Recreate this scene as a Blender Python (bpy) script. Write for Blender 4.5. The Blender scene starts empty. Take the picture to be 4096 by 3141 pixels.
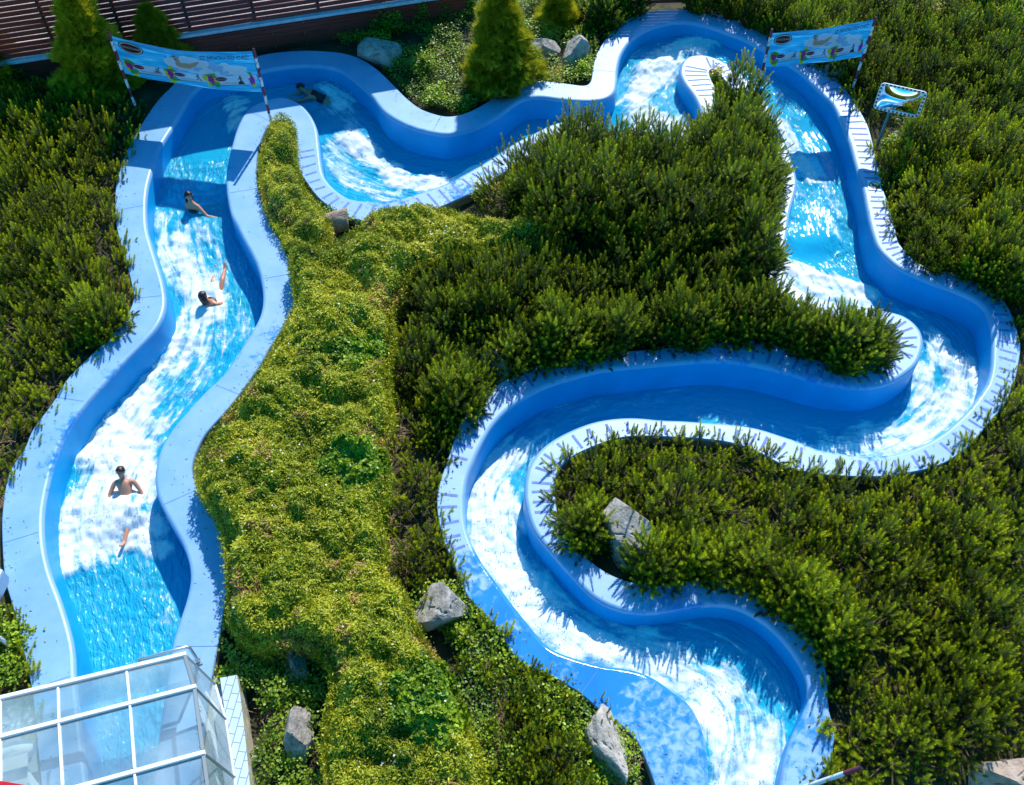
import bpy, math, random
import numpy as np
from mathutils import Vector, Matrix
from mathutils.geometry import tessellate_polygon

# ------------------------------------------------------------------ camera, light, exposure
S = bpy.context.scene
COL = S.collection
T = math.radians(36.4); FPX = 4000.0; H = 15.5          # tilt from straight down, focal length in photo px, camera height
cam_d = bpy.data.cameras.new('camera'); cam = bpy.data.objects.new('camera', cam_d); COL.objects.link(cam)
cam.location = (0, 0, H); cam.rotation_euler = (T, 0, 0)
cam_d.sensor_width = 36; cam_d.lens = 36 * FPX / 4096; cam_d.clip_start = 0.1; cam_d.clip_end = 2000
S.camera = cam
SUN_EL = math.radians(45); SUN_AZ = math.atan2(0.27, 1.0)   # azimuth from +Y towards +X
w = bpy.data.worlds.new('World'); S.world = w; w.use_nodes = True
nt = w.node_tree; bg = nt.nodes['Background']
sky = nt.nodes.new('ShaderNodeTexSky'); sky.sky_type = 'NISHITA'; sky.sun_disc = False
sky.sun_elevation = SUN_EL; sky.sun_rotation = SUN_AZ
sky.air_density = 1.0; sky.dust_density = 0.3; sky.ozone_density = 3.0
hs = nt.nodes.new('ShaderNodeHueSaturation'); hs.inputs['Saturation'].default_value = 1.55; hs.inputs['Hue'].default_value = 0.48; nt.links.new(sky.outputs[0], hs.inputs['Color']); nt.links.new(hs.outputs[0], bg.inputs[0]); bg.inputs[1].default_value = 0.15
sd = bpy.data.lights.new('sun', 'SUN'); sd.energy = 4.0; sd.angle = math.radians(0.53); sd.color = (1.0, 0.95, 0.87)
sun = bpy.data.objects.new('sun', sd); COL.objects.link(sun)
dirn = Vector((-math.sin(SUN_AZ) * math.cos(SUN_EL), -math.cos(SUN_AZ) * math.cos(SUN_EL), -math.sin(SUN_EL)))
sun.rotation_euler = dirn.to_track_quat('-Z', 'Y').to_euler(); sun.location = (5, 20, 30)
S.view_settings.view_transform = 'Standard'; S.view_settings.look = 'None'
S.view_settings.exposure = 0.60; S.view_settings.gamma = 1.0
S.render.engine = 'CYCLES'
S.cycles.max_bounces = 8; S.cycles.transparent_max_bounces = 12

rng = np.random.RandomState(7)
random.seed(7)

def P(x, y, z=0.0):
    """photo pixel + real height -> world point"""
    u = (x - 2048) / FPX; v = (y - 1570.5) / FPX
    dy = math.sin(T) - v * math.cos(T); dz = -math.cos(T) - v * math.sin(T)
    t = (z - H) / dz
    return Vector((u * t, dy * t, z))

# ------------------------------------------------------------------ helpers
def tag(o, label=None, cat=None, group=None, kind=None):
    if label: o['label'] = label
    if cat: o['category'] = cat
    if group: o['group'] = group
    if kind: o['kind'] = kind
    return o

def empty(name, loc, rz=0.0):
    o = bpy.data.objects.new(name, None); COL.objects.link(o)
    o.location = loc; o.rotation_euler = (0, 0, rz); o.empty_display_size = 0.1
    return o

def fast_mesh(name, V, F, mats, parent=None, smooth=False, cols=None, fl=None, vec=None, midx=None, link=True):
    """V (n,3), F (m,k) with k = 3 or 4"""
    V = np.asarray(V, dtype=np.float32); F = np.asarray(F, dtype=np.int32)
    me = bpy.data.meshes.new(name)
    k = F.shape[1]
    me.vertices.add(len(V)); me.vertices.foreach_set('co', V.ravel())
    me.loops.add(F.size); me.loops.foreach_set('vertex_index', F.ravel())
    me.polygons.add(len(F)); me.polygons.foreach_set('loop_start', np.arange(0, F.size, k, dtype=np.int32))
    me.polygons.foreach_set('loop_total', np.full(len(F), k, dtype=np.int32))
    if smooth: me.polygons.foreach_set('use_smooth', np.ones(len(F), dtype=bool))
    if midx is not None: me.polygons.foreach_set('material_index', np.asarray(midx, dtype=np.int32))
    if cols is not None:
        a = me.attributes.new('tint', 'FLOAT', 'POINT'); a.data.foreach_set('value', np.asarray(cols, dtype=np.float32))
    if fl is not None:
        for nm, arr in fl.items():
            a = me.attributes.new(nm, 'FLOAT', 'POINT'); a.data.foreach_set('value', np.asarray(arr, dtype=np.float32))
    if vec is not None:
        for nm, arr in vec.items():
            a = me.attributes.new(nm, 'FLOAT_VECTOR', 'POINT'); a.data.foreach_set('vector', np.asarray(arr, dtype=np.float32).ravel())
    me.update(calc_edges=True); me.validate()
    for m in (mats if isinstance(mats, (list, tuple)) else [mats]): me.materials.append(m)
    o = bpy.data.objects.new(name, me)
    if link: COL.objects.link(o)
    if parent: o.parent = parent
    return o

def py_mesh(name, V, F, mat, parent=None, smooth=False):
    me = bpy.data.meshes.new(name); me.from_pydata([tuple(v) for v in V], [], [tuple(f) for f in F]); me.update()
    if smooth: me.polygons.foreach_set('use_smooth', [True] * len(me.polygons))
    for m in (mat if isinstance(mat, (list, tuple)) else [mat]): me.materials.append(m)
    o = bpy.data.objects.new(name, me); COL.objects.link(o)
    if parent: o.parent = parent
    return o

class MB:
    def __init__(s): s.v = []; s.f = []
    def add(s, V, F):
        b = len(s.v); s.v += [tuple(v) for v in V]; s.f += [tuple(i + b for i in f) for f in F]
    def beam(s, a, b, wd, ht, up=(0, 0, 1), ch=0.12):
        """chamfered bar from a to b, wd across, ht along up"""
        a = Vector(a); b = Vector(b); d = (b - a).normalized(); up = Vector(up)
        sx = d.cross(up)
        if sx.length < 1e-4: sx = d.cross(Vector((0, 1, 0)))
        sx.normalize(); uz = sx.cross(d).normalized()
        c = min(wd, ht) * ch; X = wd / 2; Z = ht / 2
        prof = [(-X + c, -Z), (X - c, -Z), (X, -Z + c), (X, Z - c), (X - c, Z), (-X + c, Z), (-X, Z - c), (-X, -Z + c)]
        V = [p + sx * q[0] + uz * q[1] for p in (a, b) for q in prof]
        F = [(i, (i + 1) % 8, 8 + (i + 1) % 8, 8 + i) for i in range(8)] + [tuple(range(7, -1, -1)), tuple(range(8, 16))]
        s.add(V, F)
    def tube(s, pts, rad, n=10, cap=True):
        pts = [Vector(p) for p in pts]; rads = rad if isinstance(rad, (list, tuple)) else [rad] * len(pts)
        V = []; F = []; ref = None
        for i, p in enumerate(pts):
            d = (pts[min(i + 1, len(pts) - 1)] - pts[max(i - 1, 0)]).normalized()
            if ref is None: ref = d.orthogonal().normalized()
            ref = (ref - d * ref.dot(d)).normalized(); q = d.cross(ref)
            for k in range(n):
                a = 2 * math.pi * k / n; V.append(p + (ref * math.cos(a) + q * math.sin(a)) * rads[i])
        for i in range(len(pts) - 1):
            for k in range(n):
                F.append((i * n + k, i * n + (k + 1) % n, (i + 1) * n + (k + 1) % n, (i + 1) * n + k))
        if cap:
            F.append(tuple(range(n - 1, -1, -1))); F.append(tuple(range((len(pts) - 1) * n, len(pts) * n)))
        s.add(V, F)
    def build(s, name, mat, parent=None, smooth=False): return py_mesh(name, s.v, s.f, mat, parent, smooth)

def vnoise(x, y, seed=0):
    """2-D value noise on arrays, 0..1"""
    xi = np.floor(x).astype(np.int64); yi = np.floor(y).astype(np.int64); xf = x - xi; yf = y - yi
    def h(a, b):
        n = (a * 374761393 + b * 668265263 + seed * 1442695041) & 0x7fffffff
        n = ((n ^ (n >> 13)) * 1274126177) & 0x7fffffff
        return ((n ^ (n >> 16)) & 0xffff) / 65535.0
    u = xf * xf * (3 - 2 * xf); v = yf * yf * (3 - 2 * yf)
    return (h(xi, yi) * (1 - u) + h(xi + 1, yi) * u) * (1 - v) + (h(xi, yi + 1) * (1 - u) + h(xi + 1, yi + 1) * u) * v
def fbm(x, y, seed=0, oct=4):
    x = np.asarray(x, float); y = np.asarray(y, float); s = 0; a = 0.5; n = 0
    for o in range(oct):
        s = s + a * vnoise(x * 2 ** o + 17.3 * o, y * 2 ** o - 9.1 * o, seed + o); n += a; a *= 0.5
    return s / n

def in_poly(pts, poly):
    """pts (n,2) array, poly (m,2) array -> bool"""
    x = pts[:, 0]; y = pts[:, 1]; r = np.zeros(len(pts), bool); m = len(poly)
    for i in range(m):
        x1, y1 = poly[i]; x2, y2 = poly[(i + 1) % m]
        if y1 == y2: continue
        c = ((y1 > y) != (y2 > y)) & (x < (x2 - x1) * (y - y1) / (y2 - y1) + x1)
        r ^= c
    return r
def dist_line(pts, line, closed=False):
    A = line if not closed else np.vstack([line, line[:1]])
    best = np.full(len(pts), 1e9)
    for i in range(len(A) - 1):
        a = A[i]; d = A[i + 1] - a; L = (d ** 2).sum() + 1e-12
        t = np.clip(((pts - a) @ d) / L, 0, 1); q = a + t[:, None] * d
        best = np.minimum(best, np.sqrt(((pts - q) ** 2).sum(1)))
    return best

# ------------------------------------------------------------------ materials
def mat(name, col=(0.5, 0.5, 0.5), rough=0.6, metal=0.0, spec=0.5, var=0.0, vscale=4.0, bump=0.0, bscale=30.0, coat=0.0, detail=4.0):
    m = bpy.data.materials.new(name); m.use_nodes = True; n = m.node_tree; b = n.nodes['Principled BSDF']
    b.inputs['Base Color'].default_value = (*col, 1); b.inputs['Roughness'].default_value = rough
    b.inputs['Metallic'].default_value = metal; b.inputs['Specular IOR Level'].default_value = spec
    b.inputs['Coat Weight'].default_value = coat
    tc = n.nodes.new('ShaderNodeTexCoord')
    if var > 0:
        t = n.nodes.new('ShaderNodeTexNoise'); t.inputs['Scale'].default_value = vscale; t.inputs['Detail'].default_value = detail
        n.links.new(tc.outputs['Object'], t.inputs['Vector'])
        r = n.nodes.new('ShaderNodeMapRange'); r.inputs['From Min'].default_value = 0.3; r.inputs['From Max'].default_value = 0.7
        r.inputs['To Min'].default_value = 1 - var; r.inputs['To Max'].default_value = 1 + var
        n.links.new(t.outputs[0], r.inputs[0])
        mx = n.nodes.new('ShaderNodeVectorMath'); mx.operation = 'SCALE'; mx.inputs[0].default_value = col
        n.links.new(r.outputs[0], mx.inputs['Scale']); n.links.new(mx.outputs[0], b.inputs['Base Color'])
    if bump > 0:
        t2 = n.nodes.new('ShaderNodeTexNoise'); t2.inputs['Scale'].default_value = bscale; t2.inputs['Detail'].default_value = 5
        n.links.new(tc.outputs['Object'], t2.inputs['Vector'])
        bp = n.nodes.new('ShaderNodeBump'); bp.inputs['Strength'].default_value = bump; bp.inputs['Distance'].default_value = 0.02
        n.links.new(t2.outputs[0], bp.inputs['Height']); n.links.new(bp.outputs[0], b.inputs['Normal'])
    return m

def leaf_mat(name, ramp, rough=0.5, trans=0.25, spec=0.35, objvar=0.18):
    """foliage: ramp over per-leaf 'tint', a little translucency, a little per-plant variation"""
    m = bpy.data.materials.new(name); m.use_nodes = True; n = m.node_tree; b = n.nodes['Principled BSDF']; out = n.nodes['Material Output']
    at = n.nodes.new('ShaderNodeAttribute'); at.attribute_name = 'tint'
    cr = n.nodes.new('ShaderNodeValToRGB'); e = cr.color_ramp.elements
    while len(e) < len(ramp): e.new(0.5)
    for i, (p, c) in enumerate(ramp): e[i].position = p; e[i].color = (*c, 1)
    n.links.new(at.outputs['Fac'], cr.inputs[0])
    oi = n.nodes.new('ShaderNodeObjectInfo')
    r = n.nodes.new('ShaderNodeMapRange'); r.inputs['To Min'].default_value = 1 - objvar; r.inputs['To Max'].default_value = 1 + objvar
    n.links.new(oi.outputs['Random'], r.inputs[0])
    mx = n.nodes.new('ShaderNodeVectorMath'); mx.operation = 'SCALE'
    n.links.new(cr.outputs[0], mx.inputs[0]); n.links.new(r.outputs[0], mx.inputs['Scale'])
    b.inputs['Roughness'].default_value = rough; b.inputs['Specular IOR Level'].default_value = spec
    n.links.new(mx.outputs[0], b.inputs['Base Color'])
    tr = n.nodes.new('ShaderNodeBsdfTranslucent'); n.links.new(mx.outputs[0], tr.inputs[0])
    mixs = n.nodes.new('ShaderNodeMixShader'); mixs.inputs[0].default_value = trans
    n.links.new(b.outputs[0], mixs.inputs[1]); n.links.new(tr.outputs[0], mixs.inputs[2]); n.links.new(mixs.outputs[0], out.inputs[0])
    return m

M_pine = leaf_mat('pine_needles', [(0.0, (0.02, 0.04, 0.004)), (0.32, (0.14, 0.20, 0.006)), (0.62, (0.52, 0.58, 0.012)), (1.0, (0.92, 0.84, 0.05))], trans=0.42)  # low stops darkened to paint the shaded gaps inside each bush
M_pineb = leaf_mat('pine_needles_cool', [(0.0, (0.018, 0.038, 0.006)), (0.30, (0.09, 0.15, 0.006)), (0.60, (0.36, 0.44, 0.014)), (1.0, (0.80, 0.74, 0.05))], trans=0.42)  # cooler green, with inner shade painted into its low stops too
M_thuja = leaf_mat('thuja_sprays', [(0.0, (0.08, 0.12, 0.006)), (0.5, (0.33, 0.36, 0.012)), (1.0, (0.72, 0.64, 0.03))], trans=0.45)
M_hedge = leaf_mat('hedge_leaves', [(0.0, (0.10, 0.15, 0.006)), (0.35, (0.31, 0.345, 0.012)), (0.7, (0.56, 0.53, 0.035)), (0.93, (0.68, 0.61, 0.12)), (1.0, (0.5, 0.28, 0.10))], trans=0.25, rough=0.45)
M_ivy = leaf_mat('ivy_leaves', [(0.0, (0.03, 0.08, 0.006)), (0.5, (0.17, 0.28, 0.010)), (1.0, (0.40, 0.50, 0.02))], trans=0.2, rough=0.4)
M_flower = mat('white_blossom', (0.75, 0.72, 0.66), 0.7)
M_bark = mat('bark', (0.10, 0.065, 0.04), 0.9, var=0.3, vscale=20)
M_litter = mat('dry_twigs', (0.30, 0.19, 0.11), 0.9, var=0.3, vscale=20)
M_white = mat('white_powder_coat', (0.86, 0.86, 0.88), 0.35)
M_grey = mat('grey_frame', (0.30, 0.31, 0.32), 0.4, metal=0.4)
M_steel = mat('galvanised_steel', (0.55, 0.58, 0.62), 0.35, metal=0.8)
M_purple = mat('faded_red_paint', (0.20, 0.025, 0.06), 0.45, var=0.2, vscale=10)
M_poleW = mat('white_pole_paint', (0.72, 0.72, 0.78), 0.45)
M_cord = mat('black_cord', (0.01, 0.01, 0.015), 0.6)
M_teal = mat('teal_post_paint', (0.03, 0.22, 0.27), 0.4)
M_red = mat('red_marks', (0.32, 0.02, 0.02), 0.5)
M_skin = mat('skin', (0.60, 0.28, 0.18), 0.45, spec=0.4)
M_skin2 = mat('tanned_skin', (0.52, 0.22, 0.13), 0.4, spec=0.5)
M_hair = mat('dark_hair', (0.012, 0.008, 0.007), 0.35)
M_hairb = mat('brown_hair', (0.035, 0.015, 0.010), 0.35)
M_suit = mat('dark_swimwear', (0.008, 0.009, 0.014), 0.5)
M_eye = mat('eyes', (0.01, 0.008, 0.008), 0.3)
M_lips = mat('lips', (0.32, 0.08, 0.07), 0.5)

def rock_mat(name, a, b_, c):
    m = bpy.data.materials.new(name); m.use_nodes = True; n = m.node_tree; b = n.nodes['Principled BSDF']
    tc = n.nodes.new('ShaderNodeTexCoord')
    t = n.nodes.new('ShaderNodeTexNoise'); t.inputs['Scale'].default_value = 5; t.inputs['Detail'].default_value = 9; t.inputs['Roughness'].default_value = 0.7
    n.links.new(tc.outputs['Object'], t.inputs[0])
    cr = n.nodes.new('ShaderNodeValToRGB'); e = cr.color_ramp.elements
    e[0].position = 0.3; e[0].color = (*a, 1); e[1].position = 0.68; e[1].color = (*c, 1); q = e.new(0.5); q.color = (*b_, 1)
    n.links.new(t.outputs[0], cr.inputs[0]); n.links.new(cr.outputs[0], b.inputs[0]); b.inputs['Roughness'].default_value = 0.9
    t2 = n.nodes.new('ShaderNodeTexNoise'); t2.inputs['Scale'].default_value = 22; t2.inputs['Detail'].default_value = 8
    n.links.new(tc.outputs['Object'], t2.inputs[0])
    bp = n.nodes.new('ShaderNodeBump'); bp.inputs['Strength'].default_value = 0.7; bp.inputs['Distance'].default_value = 0.03
    n.links.new(t2.outputs[0], bp.inputs['Height']); n.links.new(bp.outputs[0], b.inputs['Normal'])
    return m
M_rock = rock_mat('granite', (0.13, 0.115, 0.10), (0.31, 0.285, 0.26), (0.46, 0.43, 0.40))
M_rockp = rock_mat('pale_limestone', (0.20, 0.165, 0.13), (0.42, 0.37, 0.32), (0.56, 0.51, 0.46))
M_rockt = rock_mat('tan_rock', (0.22, 0.15, 0.11), (0.42, 0.31, 0.24), (0.50, 0.42, 0.36))

# painted channel shell: pale blue gel coat, fine wear, wet patches where 'wet' is high
def shell_mat():
    m = bpy.data.materials.new('pale_blue_channel_coat'); m.use_nodes = True; n = m.node_tree; b = n.nodes['Principled BSDF']; L = n.links.new
    tc = n.nodes.new('ShaderNodeTexCoord')
    t = n.nodes.new('ShaderNodeTexNoise'); t.inputs['Scale'].default_value = 1.3; t.inputs['Detail'].default_value = 8; t.inputs['Roughness'].default_value = 0.65
    L(tc.outputs['Object'], t.inputs[0])
    cr = n.nodes.new('ShaderNodeValToRGB'); e = cr.color_ramp.elements
    e[0].position = 0.3; e[0].color = (0.155, 0.350, 0.65, 1); e[1].position = 0.7; e[1].color = (0.255, 0.445, 0.70, 1)
    L(t.outputs[0], cr.inputs[0])
    # dirt specks
    sp = n.nodes.new('ShaderNodeTexNoise'); sp.inputs['Scale'].default_value = 14; sp.inputs['Detail'].default_value = 3
    L(tc.outputs['Object'], sp.inputs[0])
    sr = n.nodes.new('ShaderNodeMapRange'); sr.inputs['From Min'].default_value = 0.69; sr.inputs['From Max'].default_value = 0.74
    sr.inputs['To Min'].default_value = 1.0; sr.inputs['To Max'].default_value = 0.72; L(sp.outputs[0], sr.inputs[0])
    ms = n.nodes.new('ShaderNodeVectorMath'); ms.operation = 'SCALE'; L(cr.outputs[0], ms.inputs[0]); L(sr.outputs[0], ms.inputs['Scale'])
    # wetness
    at = n.nodes.new('ShaderNodeAttribute'); at.attribute_name = 'wet'
    wn = n.nodes.new('ShaderNodeTexNoise'); wn.inputs['Scale'].default_value = 7.5; wn.inputs['Detail'].default_value = 6; wn.inputs['Distortion'].default_value = 0.6
    L(tc.outputs['Object'], wn.inputs[0])
    ad = n.nodes.new('ShaderNodeMath'); ad.operation = 'ADD'; L(at.outputs['Fac'], ad.inputs[0]); L(wn.outputs[0], ad.inputs[1])
    wr = n.nodes.new('ShaderNodeMapRange'); wr.inputs['From Min'].default_value = 0.86; wr.inputs['From Max'].default_value = 1.14; L(ad.outputs[0], wr.inputs[0])
    mc = n.nodes.new('ShaderNodeMix'); mc.data_type = 'RGBA'; mc.blend_type = 'MULTIPLY'
    L(wr.outputs[0], mc.inputs['Factor']); L(ms.outputs[0], mc.inputs[6]); mc.inputs[7].default_value = (0.13, 0.56, 0.98, 1)
    L(mc.outputs[2], b.inputs['Base Color'])
    rr = n.nodes.new('ShaderNodeMapRange'); rr.inputs['To Min'].default_value = 0.42; rr.inputs['To Max'].default_value = 0.08; L(wr.outputs[0], rr.inputs[0])
    L(rr.outputs[0], b.inputs['Roughness'])
    bn = n.nodes.new('ShaderNodeTexNoise'); bn.inputs['Scale'].default_value = 60; L(tc.outputs['Object'], bn.inputs[0])
    bp = n.nodes.new('ShaderNodeBump'); bp.inputs['Strength'].default_value = 0.12; bp.inputs['Distance'].default_value = 0.01
    L(bn.outputs[0], bp.inputs['Height']); L(bp.outputs[0], b.inputs['Normal'])
    return m
M_shell = shell_mat()
M_wall = mat('blue_coat_with_wall_shade', (0.006, 0.335, 0.70), 0.4, spec=0.12, var=0.10, vscale=1.5)  # same paint as the rim, its blue deepened to hold the walls' shade
M_strip = mat('dark_blue_grip_strip', (0.11, 0.19, 0.54), 0.7, var=0.25, vscale=8)
M_outer = mat('bare_concrete_flank', (0.30, 0.27, 0.20), 0.9, var=0.25, vscale=5, bump=0.3)

def water_mat():
    m = bpy.data.materials.new('rushing_water'); m.use_nodes = True; n = m.node_tree; L = n.links.new
    for x in list(n.nodes):
        if x.type == 'BSDF_PRINCIPLED': n.nodes.remove(x)
    out = n.nodes['Material Output']
    fa = n.nodes.new('ShaderNodeAttribute'); fa.attribute_name = 'foam'
    fl = n.nodes.new('ShaderNodeAttribute'); fl.attribute_name = 'flow'
    tc = n.nodes.new('ShaderNodeTexCoord')
    mp = n.nodes.new('ShaderNodeMapping'); mp.inputs['Scale'].default_value = (0.7, 3.4, 1); L(fl.outputs['Vector'], mp.inputs[0])
    n1 = n.nodes.new('ShaderNodeTexNoise'); n1.inputs['Scale'].default_value = 1.6; n1.inputs['Detail'].default_value = 9; n1.inputs['Roughness'].default_value = 0.58; n1.inputs['Distortion'].default_value = 0.8
    L(mp.outputs[0], n1.inputs[0])
    n2 = n.nodes.new('ShaderNodeTexNoise'); n2.inputs['Scale'].default_value = 7.0; n2.inputs['Detail'].default_value = 10; n2.inputs['Roughness'].default_value = 0.68; n2.inputs['Distortion'].default_value = 0.8
    L(tc.outputs['Object'], n2.inputs[0])
    av = n.nodes.new('ShaderNodeMix'); av.inputs[0].default_value = 0.30; L(n1.outputs[0], av.inputs[2]); L(n2.outputs[0], av.inputs[3])
    sb = n.nodes.new('ShaderNodeMath'); sb.operation = 'SUBTRACT'; sb.inputs[1].default_value = 0.5; L(av.outputs[0], sb.inputs[0])
    ml = n.nodes.new('ShaderNodeMath'); ml.operation = 'MULTIPLY_ADD'; ml.inputs[1].default_value = 2.7; L(sb.outputs[0], ml.inputs[0]); L(fa.outputs['Fac'], ml.inputs[2])
    rp = n.nodes.new('ShaderNodeMapRange'); rp.interpolation_type = 'SMOOTHSTEP'; rp.inputs['From Min'].default_value = 0.38; rp.inputs['From Max'].default_value = 1.0; L(ml.outputs[0], rp.inputs[0])
    # wave bump
    mp2 = n.nodes.new('ShaderNodeMapping'); mp2.inputs['Scale'].default_value = (1.0, 2.2, 1); L(fl.outputs['Vector'], mp2.inputs[0])
    n3 = n.nodes.new('ShaderNodeTexNoise'); n3.inputs['Scale'].default_value = 5; n3.inputs['Detail'].default_value = 3; n3.inputs['Distortion'].default_value = 0.3; L(mp2.outputs[0], n3.inputs[0])
    bp = n.nodes.new('ShaderNodeBump'); bp.inputs['Strength'].default_value = 0.8; bp.inputs['Distance'].default_value = 0.09; L(n3.outputs[0], bp.inputs['Height'])
    ca = n.nodes.new('ShaderNodeAttribute'); ca.attribute_name = 'calm'
    cm = n.nodes.new('ShaderNodeMapRange'); cm.inputs['To Min'].default_value = 0.85; cm.inputs['To Max'].default_value = 0.12; L(ca.outputs['Fac'], cm.inputs[0]); L(cm.outputs[0], bp.inputs['Strength'])
    tr = n.nodes.new('ShaderNodeBsdfTransparent'); tr.inputs[0].default_value = (0.20, 0.82, 0.98, 1)
    gl = n.nodes.new('ShaderNodeBsdfGlossy'); gl.inputs['Roughness'].default_value = 0.06; L(bp.outputs[0], gl.inputs['Normal'])
    fr = n.nodes.new('ShaderNodeFresnel'); fr.inputs['IOR'].default_value = 1.33; L(bp.outputs[0], fr.inputs['Normal'])
    body = n.nodes.new('ShaderNodeBsdfDiffuse'); body.inputs[0].default_value = (0.018, 0.55, 0.86, 1); L(bp.outputs[0], body.inputs['Normal'])
    mb = n.nodes.new('ShaderNodeMixShader'); mb.inputs[0].default_value = 0.58; L(tr.outputs[0], mb.inputs[1]); L(body.outputs[0], mb.inputs[2])
    mw = n.nodes.new('ShaderNodeMixShader'); L(fr.outputs[0], mw.inputs[0]); L(mb.outputs[0], mw.inputs[1]); L(gl.outputs[0], mw.inputs[2])
    fb = n.nodes.new('ShaderNodeBump'); fb.inputs['Strength'].default_value = 0.22; fb.inputs['Distance'].default_value = 0.06; L(ml.outputs[0], fb.inputs['Height'])
    fo = n.nodes.new('ShaderNodeBsdfDiffuse'); fo.inputs[0].default_value = (0.72, 0.77, 0.81, 1); L(fb.outputs[0], fo.inputs['Normal'])
    mf = n.nodes.new('ShaderNodeMixShader'); L(rp.outputs[0], mf.inputs[0]); L(mw.outputs[0], mf.inputs[1]); L(fo.outputs[0], mf.inputs[2])
    L(mf.outputs[0], out.inputs[0])
    return m
M_water = water_mat()

# ------------------------------------------------------------------ channel outlines (traced, laid out at coping height 0)
B1o = [(190,3300),(170,3141),(145,2900),(128,2742),(60,2446),(24,2319),(12,2159),(14,2039),(40,1890),(102,1795),(134,1718),(211,1616),(275,1513),(358,1430),(447,1341),(505,1271),(537,1200),(530,1143),(511,1060),(486,977),(470,913),(463,831),(465,754),(479,690),(511,601),(543,543),(588,466),(639,396),(677,358),(740,300),(830,260),(930,245),(1022,228),(1086,214),(1214,204),(1342,210),(1409,224),(1460,246),(1517,288),(1575,345),(1619,390),(1677,435),(1734,457),(1786,468),(1843,461),(1907,435),(1971,396),(2022,358),(2080,327),(2163,326),(2258,335),(2322,344),(2354,342),(2368,319),(2373,281),(2386,224),(2418,166),(2469,109),(2527,70),(2604,48),(2696,38),(2760,42),(2856,54),(2952,86),(3041,125),(3111,160),(3207,224),(3271,262),(3309,288),(3361,332),(3405,390),(3444,454),(3472,511),(3492,588),(3506,650),(3520,716),(3533,767),(3552,818),(3575,900),(3591,970),(3635,1021),(3680,1060),(3750,1079),(3833,1098),(3910,1136),(3980,1175),(4025,1219),(4057,1296),(4079,1379),(4070,1456),(4051,1539),(4012,1622),(3955,1686),(3910,1743),(3859,1795),(3795,1839),(3740,1864),(3654,1885),(3527,1903),(3400,1903),(3271,1893),(3143,1863),(3079,1829),(2996,1790),(2907,1765),(2792,1752),(2696,1746),(2578,1742),(2482,1748),(2386,1778),(2297,1818),(2246,1856),(2222,1900),(2216,1970),(2226,2050),(2250,2120),(2290,2180),(2350,2240),(2417,2290),(2497,2325),(2609,2345),(2697,2340),(2776,2325),(2860,2320),(2955,2340),(3055,2390),(3159,2480),(3255,2570),(3300,2678),(3311,2838),(3335,2940),(3311,3077),(3287,3141),(3230,3300)]
B1i = [(350,3300),(330,3141),(295,2830),(283,2702),(275,2582),(231,2423),(184,2295),(160,2183),(156,2063),(172,1960),(198,1856),(224,1782),(275,1686),(345,1596),(415,1520),(498,1430),(575,1354),(626,1290),(649,1219),(642,1143),(620,1066),(594,983),(576,913),(572,831),(578,754),(594,690),(617,613),(645,562),(690,492),(728,428),(764,370),(820,325),(890,305),(960,295),(1022,285),(1086,270),(1182,257),(1278,257),(1355,272),(1396,294),(1453,339),(1498,383),(1536,435),(1588,473),(1658,505),(1734,524),(1798,530),(1875,514),(1939,486),(2003,447),(2054,409),(2099,387),(2163,381),(2246,391),(2322,397),(2386,396),(2431,383),(2453,358),(2458,319),(2460,281),(2469,236),(2485,198),(2514,160),(2559,125),(2616,99),(2690,83),(2760,83),(2837,99),(2920,128),(2984,153),(3079,204),(3156,249),(3217,291),(3258,332),(3303,377),(3341,415),(3367,466),(3392,524),(3412,581),(3428,639),(3444,696),(3463,754),(3476,818),(3493,900),(3520,983),(3559,1028),(3610,1069),(3674,1098),(3750,1130),(3827,1156),(3897,1188),(3948,1226),(3974,1283),(3985,1347),(3984,1411),(3980,1475),(3964,1539),(3929,1590),(3891,1641),(3833,1699),(3769,1750),(3693,1791),(3610,1820),(3527,1833),(3450,1834),(3367,1823),(3271,1807),(3194,1775),(3118,1750),(3035,1724),(2939,1708),(2824,1699),(2728,1692),(2642,1689),(2565,1681),(2482,1681),(2386,1695),(2303,1724),(2226,1763),(2169,1807),(2137,1852),(2118,1900),(2112,1976),(2122,2039),(2146,2111),(2186,2167),(2250,2239),(2314,2311),(2377,2375),(2449,2415),(2521,2434),(2609,2438),(2697,2426),(2760,2415),(2856,2405),(2951,2419),(3039,2462),(3119,2526),(3191,2614),(3239,2702),(3250,2790),(3223,2877),(3191,2941),(3167,3013),(3151,3077),(3143,3141),(3110,3300)]
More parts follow.
